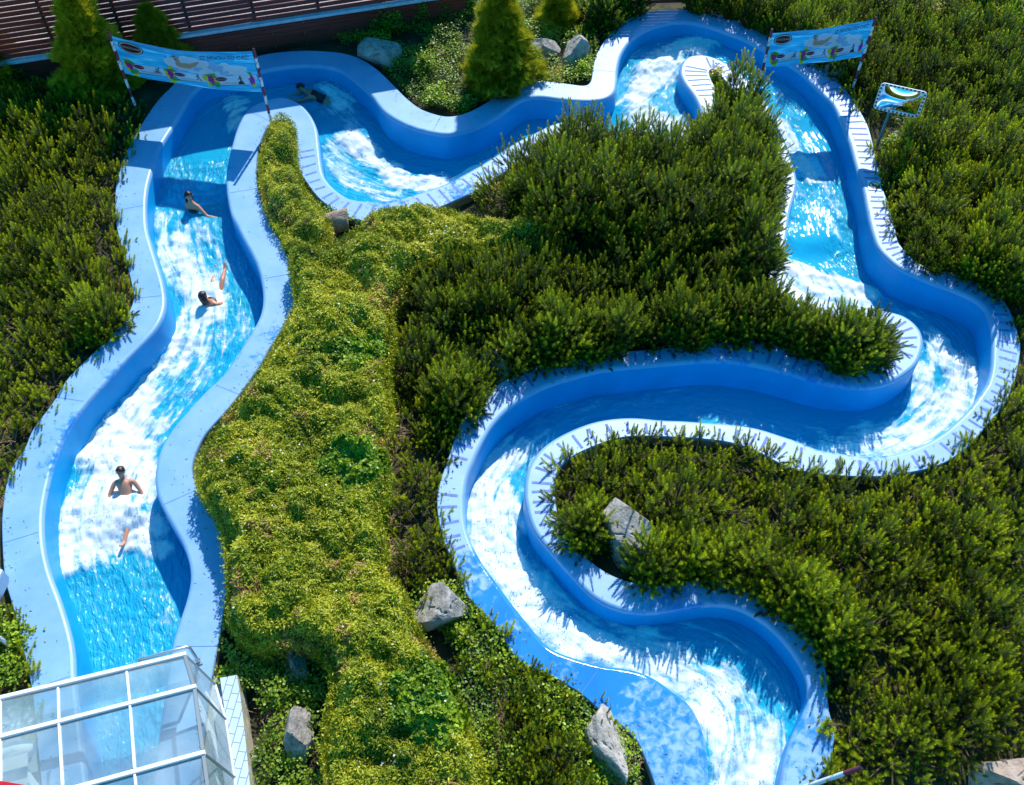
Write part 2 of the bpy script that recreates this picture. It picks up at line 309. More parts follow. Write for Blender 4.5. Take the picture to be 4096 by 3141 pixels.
B2i = [(600,3300),(625,3141),(670,2800),(690,2660),(702,2582),(726,2502),(758,2407),(776,2319),(770,2247),(742,2167),(702,2095),(658,2015),(635,1944),(635,1880),(645,1827),(671,1763),(716,1699),(773,1635),(837,1565),(895,1513),(933,1462),(978,1392),(1022,1322),(1054,1258),(1064,1194),(1058,1130),(1042,1066),(1016,1009),(984,951),(958,900),(933,850),(917,767),(916,703),(923,645),(939,575),(958,511),(987,454),(1022,422),(1073,403),(1125,393),(1182,412),(1227,454),(1256,511),(1265,575),(1272,639),(1284,703),(1316,748),(1355,780),(1407,805),(1524,812),(1632,792),(1734,760),(1811,728),(1907,677),(1990,626),(2067,575),(2143,537),(2214,502),(2284,486),(2340,492),(2400,522),(2470,562),(2560,590),(2660,590),(2750,560),(2812,508),(2814,447),(2785,383),(2747,332),(2728,288),(2738,249),(2766,227),(2824,225),(2888,249),(2932,281),(2971,307),(3015,351),(3054,403),(3079,447),(3105,511),(3131,562),(3150,620),(3169,677),(3178,728),(3169,780),(3153,831),(3143,895),(3135,960),(3125,1028),(3131,1079),(3170,1140),(3260,1190),(3380,1220),(3480,1240),(3591,1261),(3635,1283),(3667,1315),(3682,1354),(3677,1398),(3655,1450),(3610,1488),(3552,1520),(3495,1536),(3418,1539),(3335,1529),(3258,1513),(3175,1488),(3092,1466),(2984,1443),(2888,1434),(2792,1434),(2696,1443),(2578,1453),(2482,1462),(2386,1475),(2290,1501),(2195,1529),(2118,1565),(2048,1609),(1990,1660),(1939,1724),(1901,1795),(1875,1858),(1851,1920),(1843,1984),(1844,2055),(1851,2111),(1875,2183),(1915,2255),(1978,2343),(2042,2431),(2106,2510),(2162,2578),(2210,2614),(2298,2646),(2401,2674),(2489,2686),(2561,2702),(2625,2734),(2689,2782),(2744,2822),(2784,2894),(2808,2981),(2816,3077),(2820,3141),(2830,3300)]
B2o = [(760,3300),(790,3141),(820,2850),(846,2686),(870,2566),(894,2439),(906,2319),(898,2199),(874,2119),(830,2039),(786,1968),(764,1896),(764,1858),(780,1807),(812,1743),(856,1692),(914,1628),(978,1545),(1035,1462),(1086,1373),(1144,1283),(1176,1207),(1176,1143),(1157,1053),(1125,977),(1086,913),(1062,860),(1038,792),(1022,703),(1026,613),(1042,556),(1066,506),(1092,482),(1118,478),(1142,492),(1158,530),(1169,575),(1182,639),(1201,684),(1233,735),(1272,786),(1316,824),(1355,850),(1428,876),(1524,890),(1640,872),(1740,835),(1843,789),(1907,760),(1971,716),(2060,660),(2150,610),(2230,575),(2300,575),(2370,605),(2450,642),(2560,668),(2690,668),(2790,632),(2860,565),(2892,500),(2884,440),(2864,370),(2842,318),(2832,286),(2846,272),(2870,284),(2905,325),(2942,375),(2975,430),(3005,490),(3035,555),(3060,620),(3082,680),(3090,728),(3082,775),(3065,820),(3052,890),(3042,960),(3034,1035),(3045,1110),(3100,1190),(3200,1250),(3330,1290),(3440,1310),(3530,1330),(3566,1352),(3572,1385),(3550,1420),(3500,1446),(3440,1462),(3367,1462),(3290,1448),(3220,1427),(3143,1398),(3079,1376),(2984,1360),(2907,1366),(2824,1380),(2696,1392),(2578,1402),(2482,1409),(2354,1419),(2227,1443),(2131,1469),(2054,1504),(1984,1545),(1926,1590),(1875,1648),(1830,1731),(1798,1827),(1769,1910),(1752,1984),(1755,2063),(1779,2167),(1819,2255),(1859,2359),(1915,2431),(1986,2502),(2042,2598),(2098,2658),(2178,2682),(2250,2726),(2330,2774),(2401,2838),(2481,2893),(2545,2949),(2577,3013),(2609,3093),(2625,3141),(2660,3300)]

def spline(px, z=0.0, step=0.07, smooth=3, sub=8):
    p = np.array([tuple(P(a, b, z))[:2] for a, b in px])
    q = np.vstack([2 * p[0] - p[1], p, 2 * p[-1] - p[-2]]); out = []
    for i in range(1, len(q) - 2):
        for k in range(sub):
            t = k / sub
            out.append(0.5 * ((2 * q[i]) + (-q[i - 1] + q[i + 1]) * t + (2 * q[i - 1] - 5 * q[i] + 4 * q[i + 1] - q[i + 2]) * t * t + (-q[i - 1] + 3 * q[i] - 3 * q[i + 1] + q[i + 2]) * t ** 3))
    out.append(q[-2]); out = np.array(out)
    L = np.concatenate([[0], np.cumsum(np.sqrt((np.diff(out, axis=0) ** 2).sum(1)))])
    n = max(2, int(L[-1] / step)); s = np.linspace(0, L[-1], n)
    r = np.stack([np.interp(s, L, out[:, 0]), np.interp(s, L, out[:, 1])], 1)
    for _ in range(smooth):
        r[1:-1] = 0.25 * r[:-2] + 0.5 * r[1:-1] + 0.25 * r[2:]
    return r
O1 = spline(B1o); I1 = spline(B1i); O2 = spline(B2o); I2 = spline(B2i)
CH_IN = np.vstack([I1, I2[::-1]])       # water region
CH_OUT = np.vstack([O1, O2[::-1]])      # region with copings
CH_OUT_c = np.vstack([O1[::4], O2[::-1][::4]]); CH_IN_c = np.vstack([I1[::3], I2[::-1][::3]])

def strip_faces(n, m, A, B):
    """greedy triangle strip between polylines A and B"""
    F = []; i = j = 0
    while i < n - 1 or j < m - 1:
        if j == m - 1 or (i < n - 1 and ((A[i + 1] - B[j]) ** 2).sum() <= ((A[i] - B[j + 1]) ** 2).sum()):
            F.append((i, n + j, i + 1)); i += 1
        else:
            F.append((i, n + j, n + j + 1)); j += 1
    return F
def normals2(line, side):
    d = np.gradient(line, axis=0); d /= np.sqrt((d ** 2).sum(1))[:, None] + 1e-9
    for _ in range(4): d[1:-1] = (d[:-2] + d[1:-1] * 2 + d[2:]) / 4
    nrm = np.stack([-d[:, 1], d[:, 0]], 1) * side
    return nrm / (np.sqrt((nrm ** 2).sum(1))[:, None] + 1e-9)

WET = [((1150,1210),.35,.36),((1100,1330),.45,.40),((1010,1440),.35,.38),((1560,840),.9,.35),((1850,770),.7,.46),((1980,700),.5,.42),((1330,850),.35,.28),((2770,260),.35,.44),((2830,350),.4,.42),
       ((2400,2760),.9,.75),((2620,2850),.8,.60),((2700,3020),.8,.50),((2150,2610),.8,.7),((1990,2430),.8,.65),((1870,2270),.5,.5),((3270,2950),.6,.42),((3250,3080),.5,.4),((3600,1350),.3,.3),((3230,1830),.5,.3),((3500,1870),.8,.26),((3950,1620),.6,.26),
       ((2500,2800),.4,.6),((3300,1440),1.2,.34),((2900,1400),.8,.3),((420,1480),.5,.26),((280,1720),.5,.34),((230,1850),.5,.36),((3540,850),.5,.3),((1700,480),.5,.2),((2700,2380),.8,.36)]
WETW = [(np.array(tuple(P(*c))[:2]), r * 1.0, a) for c, r, a in WET]
def wet_at(V2):
    o = np.full(len(V2), 0.12)
    for c, r, a in WETW:
        d = np.sqrt(((V2 - c) ** 2).sum(1)); o = np.maximum(o, 0.12 + a * np.clip(1.3 - d / r, 0, 1))
    return o

channel = empty('water_channel', (0, 0, 0))
tag(channel, 'long winding pale blue open-air water slide channel with broad smooth rims', 'slide channel')
channel_side = {}
def bank(O, I, side_in):
    nI = normals2(I, side_in)
    # top deck
    n, m = len(O), len(I)
    mid = []
    V = np.vstack([np.c_[O, np.zeros(n)], np.c_[I, np.zeros(m)]]); F = strip_faces(n, m, O, I)
    # orient up
    F2 = []
    for a, b, c in F:
        u = V[b] - V[a]; v = V[c] - V[a]
        F2.append((a, b, c) if u[0] * v[1] - u[1] * v[0] > 0 else (a, c, b))
    gv, gf = grip_all(O, I); base = len(V); wv_ = np.concatenate([wet_at(V[:, :2]), np.zeros(len(gv))])
    V = np.vstack([V, np.array(gv)]); g3 = [(a + base, b + base, c + base) for a, b, c, d in gf] + [(a + base, c + base, d + base) for a, b, c, d in gf]
    o = fast_mesh('coping', V, F2 + g3, [M_shell, M_strip], channel, fl={'wet': wv_}, midx=[0] * len(F2) + [1] * len(g3))
    # rounded lip + inner wall
    prof = [(0, 0), (0.028, -0.006), (0.05, -0.022), (0.064, -0.048), (0.070, -0.085)]
    V = []; k = len(prof)
    for p, q in zip(I, nI):
        for a, z in prof: V.append((p[0] + q[0] * a, p[1] + q[1] * a, z))
    F = []
    for i in range(m - 1):
        for j in range(k - 1):
            a = i * k + j; f = (a, a + 1, a + k + 1, a + k); F.append(f if side_in > 0 else f[::-1])
    V = np.array(V)
    fast_mesh('rounded_lip', V, F, M_shell, channel, smooth=True, fl={'wet': wet_at(V[:, :2]) + 0.1})
    prof = [(0.070, -0.085), (0.076, -0.30), (0.085, -0.6), (0.10, -0.95), (0.16, -1.25), (0.30, -1.38)]
    V = []; k = len(prof)
    for p, q in zip(I, nI):
        for a, z in prof: V.append((p[0] + q[0] * a, p[1] + q[1] * a, z))
    F = []
    for i in range(m - 1):
        for j in range(k - 1):
            a = i * k + j; f = (a, a + 1, a + k + 1, a + k); F.append(f if side_in > 0 else f[::-1])
    fast_mesh('inner_wall', V, F, M_wall, channel, smooth=True)
    # outer flank
    nO = normals2(O, -side_in); prof = [(0, 0), (0.015, -0.01), (0.02, -0.06), (0.02, -0.7)]; V = []; k = 4
    for p, q in zip(O, nO):
        for a, z in prof: V.append((p[0] + q[0] * a, p[1] + q[1] * a, z))
    F = [(i * k + j, i * k + j + 1, (i + 1) * k + j + 1, (i + 1) * k + j) for i in range(n - 1) for j in range(k - 1)]
    mi = [0 if j < 2 else 1 for i in range(n - 1) for j in range(k - 1)]
    fast_mesh('outer_flank', V, F, [M_shell, M_outer], channel, midx=mi)

# grip strips across the rim: (polyline pair, from px, to px, spacing)
def grips(O, I, p0, p1, sp, trim=(0.06, 0.04), hw=0.026):
    a = np.array(tuple(P(*p0))[:2]); b = np.array(tuple(P(*p1))[:2])
    i0 = ((I - a) ** 2).sum(1).argmin(); i1 = ((I - b) ** 2).sum(1).argmin()
    if i0 > i1: i0, i1 = i1, i0
    L = 0.0; nxt = 0.0; V = []; F = []
    for i in range(i0, i1):
        L += np.sqrt(((I[i + 1] - I[i]) ** 2).sum())
        if L < nxt: continue
        nxt += sp
        p = I[i]; lo = max(0, 0); d2 = ((O - p) ** 2).sum(1); q = O[d2.argmin()]
        v = q - p; Ln = np.sqrt((v ** 2).sum()); v = v / Ln; s = np.array([-v[1], v[0]]) * hw
        A = p + v * trim[0]; B = p + v * (Ln - trim[1]); k = len(V)
        jit = (rng.rand() - 0.5) * 0.03; A = A + v * jit
        V += [(*(A - s), 0.004), (*(B - s), 0.004), (*(B + s), 0.004), (*(A + s), 0.004)]; F.append((k, k + 1, k + 2, k + 3))
    return V, F
GRIPS = {1: [((3270,345),(3463,754),.215),((3466,790),(3948,1226),.19),((3948,1226),(3833,1699),.23),((3833,1699),(3035,1724),.33),((3035,1724),(2112,1976),.36),((2112,1976),(2186,2167),.24)],
         2: [((1265,600),(1400,800),.27),((1407,805),(2284,486),.30),((2738,249),(2785,383),.22),((2824,225),(3135,960),.215),((3135,960),(3130,1060),.2),((3480,1240),(3660,1445),.26),((3610,1488),(1875,1858),.26),((1843,1984),(1900,2230),.26)]}
def grip_all(O, I):
    V = []; F = []
    for p0, p1, sp in GRIPS[1 if O is O1 else 2]:
        v, f = grips(O, I, p0, p1, sp); b = len(V); V += v; F += [tuple(x + b for x in q) for q in f]
    for p0, p1 in ([((283,2702),(764,370)),((1022,285),(2616,99)),((2250,2239),(3143,3141))] if O is O1 else [((702,2582),(1182,412)),((1900,2240),(2820,3141))]):
        v, f = grips(O, I, p0, p1, 2.9, (0.0, 0.0), 0.004); b = len(V); V += v; F += [tuple(x + b for x in q) for q in f]
    return V, F
bank(O1, I1, -1.0)     # traced so that the water lies on its right-hand side
bank(O2, I2, 1.0)

# ------------------------------------------------------------------ water surface and channel floor
ZW = [(230,2900,-.78),(400,2500,-.80),(480,2200,-.80),(400,2000,-.70),(600,1500,-.74),(850,1100,-.74),(750,850,-.60),(720,730,-.58),(850,600,-.52),(950,430,-.52),(1000,330,-.5),(1225,330,-.5),(1350,450,-.58),(1500,700,-.80),(1900,620,-.74),(2300,460,-.64),(2600,420,-.52),(2600,200,-.42),(2900,220,-.42),(3150,400,-.5),(3250,600,-.6),(3330,800,-.68),(3250,930,-.68),(3280,1060,-.84),(3500,1180,-.80),(3800,1350,-.76),(3700,1650,-.76),(3100,1620,-.78),(2500,1590,-.80),(2050,1750,-.76),(1950,2050,-.70),(2100,2300,-.62),(2500,2550,-.52),(2900,2600,-.48),(3050,2900,-.48),(3000,3200,-.5)]
ZWw = np.array([(*tuple(P(a, b, z))[:2], z) for a, b, z in ZW])
def zwater(X, Y):
    num = np.zeros_like(X); den = np.zeros_like(X)
    for x, y, z in ZWw:
        wt = 1.0 / (((X - x) ** 2 + (Y - y) ** 2) ** 1.6 + 0.02); num += wt * z; den += wt
    return num / den
# foam strokes, plus faint painted sparkle: list of pixels, radius in px, strength
FO = [([(640,900),(760,930),(850,1000),(910,1080)],95,.50),([(700,1000),(800,1150),(830,1250)],100,.80),([(950,1080),(990,1200),(950,1320)],60,.42),
 ([(790,1230),(760,1350),(650,1450),(560,1560),(470,1680)],95,.86),([(880,1330),(760,1500),(640,1700)],80,.52),
 ([(470,1700),(420,1800),(480,1860),(400,2000),(330,2120)],150,.98),([(560,1800),(600,1950)],70,.9),([(290,2150),(265,2240)],60,1.0),([(450,2050),(560,2120)],85,1.0),([(380,2190),(560,2170),(660,2190)],40,.8),
 ([(560,2230),(640,2500),(600,2650)],60,.30),([(300,2300),(420,2600)],50,.22),  # faint strokes paint sparkle on the smooth sheet
 ([(950,430),(945,530)],55,.80),([(700,690),(880,680)],30,.36),([(650,800),(800,860)],60,.25),
 ([(1320,350),(1360,430)],75,.78),([(1400,470),(1420,560)],50,.55),([(1400,560),(1530,650),(1620,720),(1780,740)],62,.98),([(1320,600),(1450,740),(1560,790)],60,.60),([(1700,720),(1800,720)],50,.6),
 ([(1800,730),(1930,665),(2050,600),(2170,550),(2240,540)],30,1.0),
 ([(2800,200),(2700,250),(2600,330),(2540,420),(2600,520),(2700,520)],95,.92),([(2500,260),(2530,220)],60,.45),([(2750,150),(2850,170)],40,.3),
 ([(3120,520),(3170,620),(3240,720)],42,.90),([(3150,700),(3200,780)],35,.6),([(3250,650),(3320,780),(3370,900)],28,.55),([(3180,830),(3150,950)],40,.4),([(3330,900),(3360,1000)],18,.5),
 ([(3120,1040),(3230,1080),(3350,1120),(3480,1160)],50,1.0),([(3150,1130),(3300,1170),(3450,1200)],60,.9),([(3500,1210),(3640,1270),(3740,1330)],60,.55),
 ([(3760,1400),(3850,1470),(3830,1570),(3740,1680),(3600,1760),(3450,1800),(3330,1800)],95,.84),([(3700,1480),(3690,1600)],70,.75),([(3330,1800),(3220,1770)],25,.6),
 ([(2700,1580),(2500,1590),(2350,1620),(2200,1700),(2100,1790)],48,.42),([(2080,1800),(1980,1860),(1900,1920)],75,.74),
 ([(1900,1980),(1930,2120),(2010,2260),(2120,2400),(2230,2520),(2360,2600),(2470,2650)],85,1.05),([(2000,1950),(2060,2120)],60,.85),([(2180,2340),(2330,2480),(2560,2560)],80,.45),
 ([(2560,2640),(2750,2760),(2900,2850),(2960,3000),(2960,3200)],135,.86),([(2700,2560),(2950,2700),(3120,2850)],80,.42),([(3050,2950),(3060,3141)],80,.8)]
CALM = [([(3250,880),(3230,1000)],110),([(3000,1620),(3400,1650)],130),([(2700,1600),(2300,1560)],90),([(2300,2300),(2700,2500)],90),([(850,560),(820,640)],90),([(780,830),(700,820)],50),([(3230,500),(3330,700)],60),([(2100,520),(2300,450)],60)]
def stroke_field(X, Y, strokes, zs=-0.7):
    o = np.zeros_like(X); pts = np.stack([X, Y], 1)
    for st in strokes:
        px, r = st[0], st[1]; a = st[2] if len(st) > 2 else 1.0
        wpt = np.array([tuple(P(x, y, zs))[:2] for x, y in px])
        if len(wpt) == 1: wpt = np.vstack([wpt, wpt + 0.01])
        rr = r / 200.0
        d = dist_line(pts, wpt)
        wob = (fbm(X * 2.2, Y * 2.2, 5, 3) - 0.5) * 1.1
        f = np.clip((1.75 - d / rr + wob) * 0.72, 0, 1); f = f * f * (3 - 2 * f)
        o = np.maximum(o, a * f)
    return o
def centre_coords(X, Y):
    """distance along and across the channel"""
    c = []; 
    for p in I1[::3]:
        q = I2[((I2 - p) ** 2).sum(1).argmin()]; c.append((p + q) / 2)
    c = np.array(c)
    for _ in range(25): c[1:-1] = 0.25 * c[:-2] + 0.5 * c[1:-1] + 0.25 * c[2:]
    L = np.concatenate([[0], np.cumsum(np.sqrt((np.diff(c, axis=0) ** 2).sum(1)))])
    best = np.full(len(X), 1e9); s = np.zeros(len(X)); dd = np.zeros(len(X)); pts = np.stack([X, Y], 1)
    for i in range(len(c) - 1):
        a = c[i]; d = c[i + 1] - a; l2 = (d ** 2).sum() + 1e-12; t = np.clip(((pts - a) @ d) / l2, 0, 1)
        q = a + t[:, None] * d; r = np.sqrt(((pts - q) ** 2).sum(1)); k = r < best
        sg = np.sign(d[0] * (pts[:, 1] - a[1]) - d[1] * (pts[:, 0] - a[0]))
        best[k] = r[k]; s[k] = (L[i] + t * math.sqrt(l2))[k]; dd[k] = (sg * r)[k]
    return s, dd
def region_grid(step, expand):
    mn = CH_IN.min(0) - 0.3; mx = CH_IN.max(0) + 0.3
    xs = np.arange(mn[0], mx[0], step); ys = np.arange(mn[1], mx[1], step)
    GX, GY = np.meshgrid(xs, ys); pts = np.stack([GX.ravel(), GY.ravel()], 1)
    ins = in_poly(pts, CH_IN_c)
    # grow by 'expand'
    I = ins.reshape(GX.shape); k = int(round(expand / step))
    for _ in range(k):
        J = I.copy(); J[1:] |= I[:-1]; J[:-1] |= I[1:]; J[:, 1:] |= I[:, :-1]; J[:, :-1] |= I[:, 1:]; I = J
    cell = I[:-1, :-1] & I[1:, :-1] & I[:-1, 1:] & I[1:, 1:]
    nx = len(xs); idx = np.arange(GX.size).reshape(GX.shape)
    q = np.stack([idx[:-1, :-1][cell], idx[:-1, 1:][cell], idx[1:, 1:][cell], idx[1:, :-1][cell]], 1)
    used, inv = np.unique(q, return_inverse=True)
    return pts[used], inv.reshape(-1, 4)
pts, q = region_grid(0.045, 0.045)
X, Y = pts[:, 0], pts[:, 1]
Z = zwater(X, Y); FOAM = stroke_field(X, Y, FO); CALMF = np.clip(stroke_field(X, Y, CALM), 0, 1) * np.clip(1 - FOAM, 0, 1)
SS, DD = centre_coords(X, Y)
turb = (fbm(X * 3.0, Y * 3.0, 11, 4) - 0.5) * 0.20 * FOAM + (fbm(X * 9.0, Y * 9.0, 31, 3) - 0.5) * 0.11 * FOAM + (fbm(SS * 2.0, DD * 4.0, 21, 3) - 0.5) * 0.05 * (1 - CALMF) + 0.05 * FOAM
for (hx, hy), hr_, hh in (((520, 2020), .26, .12), ((450, 2060), .30, .16), ((540, 2060), .20, .16), ((430, 2130), .22, .14), ((535, 2125), .10, .08), ((840, 1150), .14, .10), ((800, 1230), .2, .05), ((1270, 375), .22, .10), ((1330, 390), .25, .06)):
    c = P(hx, hy, -.6); turb = turb + hh * np.exp(-((X - c.x) ** 2 + (Y - c.y) ** 2) / hr_ ** 2) * (0.6 + 0.8 * fbm(X * 5, Y * 5, 61, 3))
water = fast_mesh('water', np.c_[X, Y, Z + turb], q, M_water, smooth=True, fl={'foam': FOAM, 'calm': CALMF}, vec={'flow': np.c_[SS, DD, np.zeros_like(SS)]})
tag(water, kind='structure')
OCT = np.array([[1, 0, 0], [-1, 0, 0], [0, 1, 0], [0, -1, 0], [0, 0, 1.3], [0, 0, -1.3]]); OCF = np.array([[0, 2, 4], [2, 1, 4], [1, 3, 4], [3, 0, 4], [2, 0, 5], [1, 2, 5], [3, 1, 5], [0, 3, 5]])
wgt = np.clip(FOAM - 0.45, 0, 1) * (fbm(X * 3.5, Y * 3.5, 91, 3) > 0.53); wgt /= wgt.sum(); kk = rng.choice(len(X), 5200, p=wgt)
sp = np.c_[X[kk], Y[kk], (Z + turb)[kk]] + np.c_[rng.normal(0, .03, (5200, 2)), 0.01 + rng.exponential(0.05, 5200)]
ok_ = in_poly(sp[:, :2], CH_IN_c); sp = sp[ok_]; rs_ = rng.uniform(0.004, 0.012, len(sp))
Vs = (OCT[None] * rs_[:, None, None] + sp[:, None, :]).reshape(-1, 3); Fs = (OCF[None] + (np.arange(len(sp)) * 6)[:, None, None]).reshape(-1, 3)
M_spray = mat('spray_droplets', (0.82, 0.87, 0.92), 0.3)
o = fast_mesh('water_spray', Vs, Fs, M_spray); tag(o, 'white droplets thrown up by the rapids', 'spray', kind='stuff')
# litter blown on to the rims
Vn = []; Fn = []
for O_, I_, n_l in ((O1, I1, 900), (O2, I2, 700)):
    for _ in range(n_l):
        a_ = O_[rng.randint(1, len(O_) - 1)]; b_ = I_[((I_ - a_) ** 2).sum(1).argmin()]; t_ = min(rng.exponential(.28), .95); p_ = a_ + (b_ - a_) * t_
        an = rng.rand() * 6.28; L_ = rng.uniform(.01, .035); wd_ = rng.uniform(.003, .008); d_ = np.array([math.cos(an), math.sin(an)]) * L_; s_ = np.array([-math.sin(an), math.cos(an)]) * wd_; k_ = len(Vn)
        Vn += [(*(p_ - d_), .006), (*(p_ - s_), .009), (*(p_ + d_), .006), (*(p_ + s_), .007)]; Fn.append((k_, k_ + 1, k_ + 2, k_ + 3))
o = fast_mesh('fallen_needles', Vn, Fn, M_bark); tag(o, 'brown needles and leaf bits scattered on the pale blue rims', 'litter', kind='stuff')
pts, q = region_grid(0.12, 0.12)
fast_mesh('channel_floor', np.c_[pts[:, 0], pts[:, 1], zwater(pts[:, 0], pts[:, 1]) - 0.42], q, M_wall, channel, smooth=True)

# ------------------------------------------------------------------ ground with the channel cut out of it, upper terrace behind the fence
def soil_mat():
    m = bpy.data.materials.new('soil_and_needle_litter'); m.use_nodes = True; n = m.node_tree; b = n.nodes['Principled BSDF']; L = n.links.new
    tc = n.nodes.new('ShaderNodeTexCoord')
    t = n.nodes.new('ShaderNodeTexNoise'); t.inputs['Scale'].default_value = 3; t.inputs['Detail'].default_value = 10; t.inputs['Roughness'].default_value = 0.75; L(tc.outputs['Object'], t.inputs[0])
    cr = n.nodes.new('ShaderNodeValToRGB'); e = cr.color_ramp.elements
    e[0].position = 0.35; e[0].color = (0.025, 0.022, 0.010, 1); e[1].position = 0.72; e[1].color = (0.17, 0.105, 0.06, 1); k = e.new(0.52); k.color = (0.05, 0.05, 0.018, 1)
    L(t.outputs[0], cr.inputs[0]); L(cr.outputs[0], b.inputs[0]); b.inputs['Roughness'].default_value = 0.95
    t2 = n.nodes.new('ShaderNodeTexNoise'); t2.inputs['Scale'].default_value = 30; t2.inputs['Detail'].default_value = 6; L(tc.outputs['Object'], t2.inputs[0])
    bp = n.nodes.new('ShaderNodeBump'); bp.inputs['Distance'].default_value = 0.04; L(t2.outputs[0], bp.inputs['Height']); L(bp.outputs[0], b.inputs['Normal'])
    return m
M_soil = soil_mat()
M_pave = mat('pale_terrace_gravel', (0.62, 0.60, 0.58), 0.85, var=0.35, vscale=30, bump=0.5, bscale=60)
ZT = 0.55                                   # terrace height
KA = P(70, 246, ZT); KB = P(1680, 2, ZT)    # kerb line under the fence
kd = (KB - KA).normalized(); kn = Vector((-kd.y, kd.x, 0))
KL = KA - kd * 6.0; KR = KB + kd * 1.2
def ground_z(X, Y, mounded=False):
    z = -0.24 + (fbm(X * 0.8, Y * 0.8, 3, 3) - 0.5) * 0.16
    if mounded:
        c = P(2560, 880, 0); g_ = np.exp(-(((X - c.x) / 1.9) ** 2 + ((Y - c.y) / 1.5) ** 2)); near_ = g_ > .05; d = np.zeros_like(X)
        if near_.any(): d[near_] = dist_line(np.stack([X[near_], Y[near_]], 1), CH_OUT_c, True)
        z = z + 0.55 * g_ * np.clip(d - .3, 0, 1)
    return z
xs = np.concatenate([[-400, -120, -45, -25], np.arange(-18, 18.01, 0.16), [25, 45, 120, 400]])
ys = np.concatenate([[-400, -120, -30, -5, 1], np.arange(2, 29.01, 0.16), [34, 50, 120, 400]])
GX, GY = np.meshgrid(xs, ys); gp = np.stack([GX.ravel(), GY.ravel()], 1)
near = (gp[:, 0] > -18.1) & (gp[:, 0] < 18.1) & (gp[:, 1] > 1) & (gp[:, 1] < 29.1)
hole = np.zeros(len(gp), bool); sub = np.where(near)[0]
ins = in_poly(gp[sub], CH_IN_c)
hole[sub] = ins
Hh = hole.reshape(GX.shape)
gz = np.where(near, ground_z(gp[:, 0], gp[:, 1], True), -0.24)
cellok = ~(Hh[:-1, :-1] | Hh[1:, :-1] | Hh[:-1, 1:] | Hh[1:, 1:])
idx = np.arange(GX.size).reshape(GX.shape)
q = np.stack([idx[:-1, :-1][cellok], idx[:-1, 1:][cellok], idx[1:, 1:][cellok], idx[1:, :-1][cellok]], 1)
g = fast_mesh('ground', np.c_[gp, gz], q, M_soil, smooth=True); tag(g, kind='structure')
back = KR + kn * 40; backL = KL + kn * 40
m_ = MB(); m_.add([KL, KR, back, backL, KL - Vector((0, 0, 1.2)), KR - Vector((0, 0, 1.2)), back - Vector((0, 0, 1.2)), backL - Vector((0, 0, 1.2))],
                  [(0, 1, 2, 3), (0, 4, 5, 1), (1, 5, 6, 2), (3, 2, 6, 7), (0, 3, 7, 4)])
t = m_.build('terrace', M_pave); tag(t, kind='structure')

# ------------------------------------------------------------------ fence, kerb and retaining wall
def wood_mat(name, col, sc=(0.5, 0.5, 14)):
    m = bpy.data.materials.new(name); m.use_nodes = True; n = m.node_tree; b = n.nodes['Principled BSDF']; L = n.links.new
    tc = n.nodes.new('ShaderNodeTexCoord'); mp = n.nodes.new('ShaderNodeMapping'); mp.inputs['Scale'].default_value = sc; L(tc.outputs['Object'], mp.inputs[0])
    t = n.nodes.new('ShaderNodeTexNoise'); t.inputs['Scale'].default_value = 3; t.inputs['Detail'].default_value = 6; L(mp.outputs[0], t.inputs[0])
    r = n.nodes.new('ShaderNodeMapRange'); r.inputs['From Min'].default_value = 0.3; r.inputs['From Max'].default_value = 0.7; r.inputs['To Min'].default_value = 0.55; r.inputs['To Max'].default_value = 1.5; L(t.outputs[0], r.inputs[0])
    mx = n.nodes.new('ShaderNodeVectorMath'); mx.operation = 'SCALE'; mx.inputs[0].default_value = col; L(r.outputs[0], mx.inputs['Scale']); L(mx.outputs[0], b.inputs[0])
    b.inputs['Roughness'].default_value = 0.45
    return m
M_wood = wood_mat('red_brown_stained_wood', (0.20, 0.034, 0.024))
M_woodd = wood_mat('dark_stained_wood', (0.06, 0.016, 0.012))
M_kerb = mat('white_painted_kerb', (0.52, 0.55, 0.66), 0.6, var=0.15, vscale=6, bump=0.2)
wall = empty('retaining_wall', KA - Vector((0, 0, 0.8)))
tag(wall, 'low dark red plank-clad retaining wall with white kerb under the slatted fence', 'wall')
def loc(p, root): return Vector(p) - root.location
def wl(s, off, z): return KA + kd * s - kn * off + Vector((0, 0, z - ZT))
LW = (KR - KA).length
m_ = MB(); r_ = wall
m_.beam(loc(wl(-6, -0.02, ZT + 0.045), r_), loc(wl(LW, -0.02, ZT + 0.045), r_), 0.30, 0.10); m_.build('kerb', M_kerb, r_)
m_ = MB()
for i in range(8):
    z = ZT - 0.07 - i * 0.115; s = -6.0; off0 = (i % 3) * 0.9
    while s < LW:
        e = min(s + 2.6 + off0, LW); off0 = 0
        m_.beam(loc(wl(s + 0.006, 0.05 + random.random() * 0.006, z), r_), loc(wl(e - 0.006, 0.05 + random.random() * 0.006, z), r_), 0.035, 0.108, ch=0.1); s = e
m_.build('plank_cladding', M_wood, r_)
m_ = MB(); m_.beam(loc(wl(-6, 0.145, ZT + 0.01), r_), loc(wl(LW, 0.145, ZT + 0.01), r_), 0.02, 0.02); m_.build('cable', M_cord, r_)
fence = empty('slatted_fence', KA)
tag(fence, 'tall dark red horizontal slat fence standing on the white kerb at top left', 'fence')
posts = [-5.5 + 1.62 * k for k in range(int((LW + 5.5) / 1.62) + 1)]
NS = 19
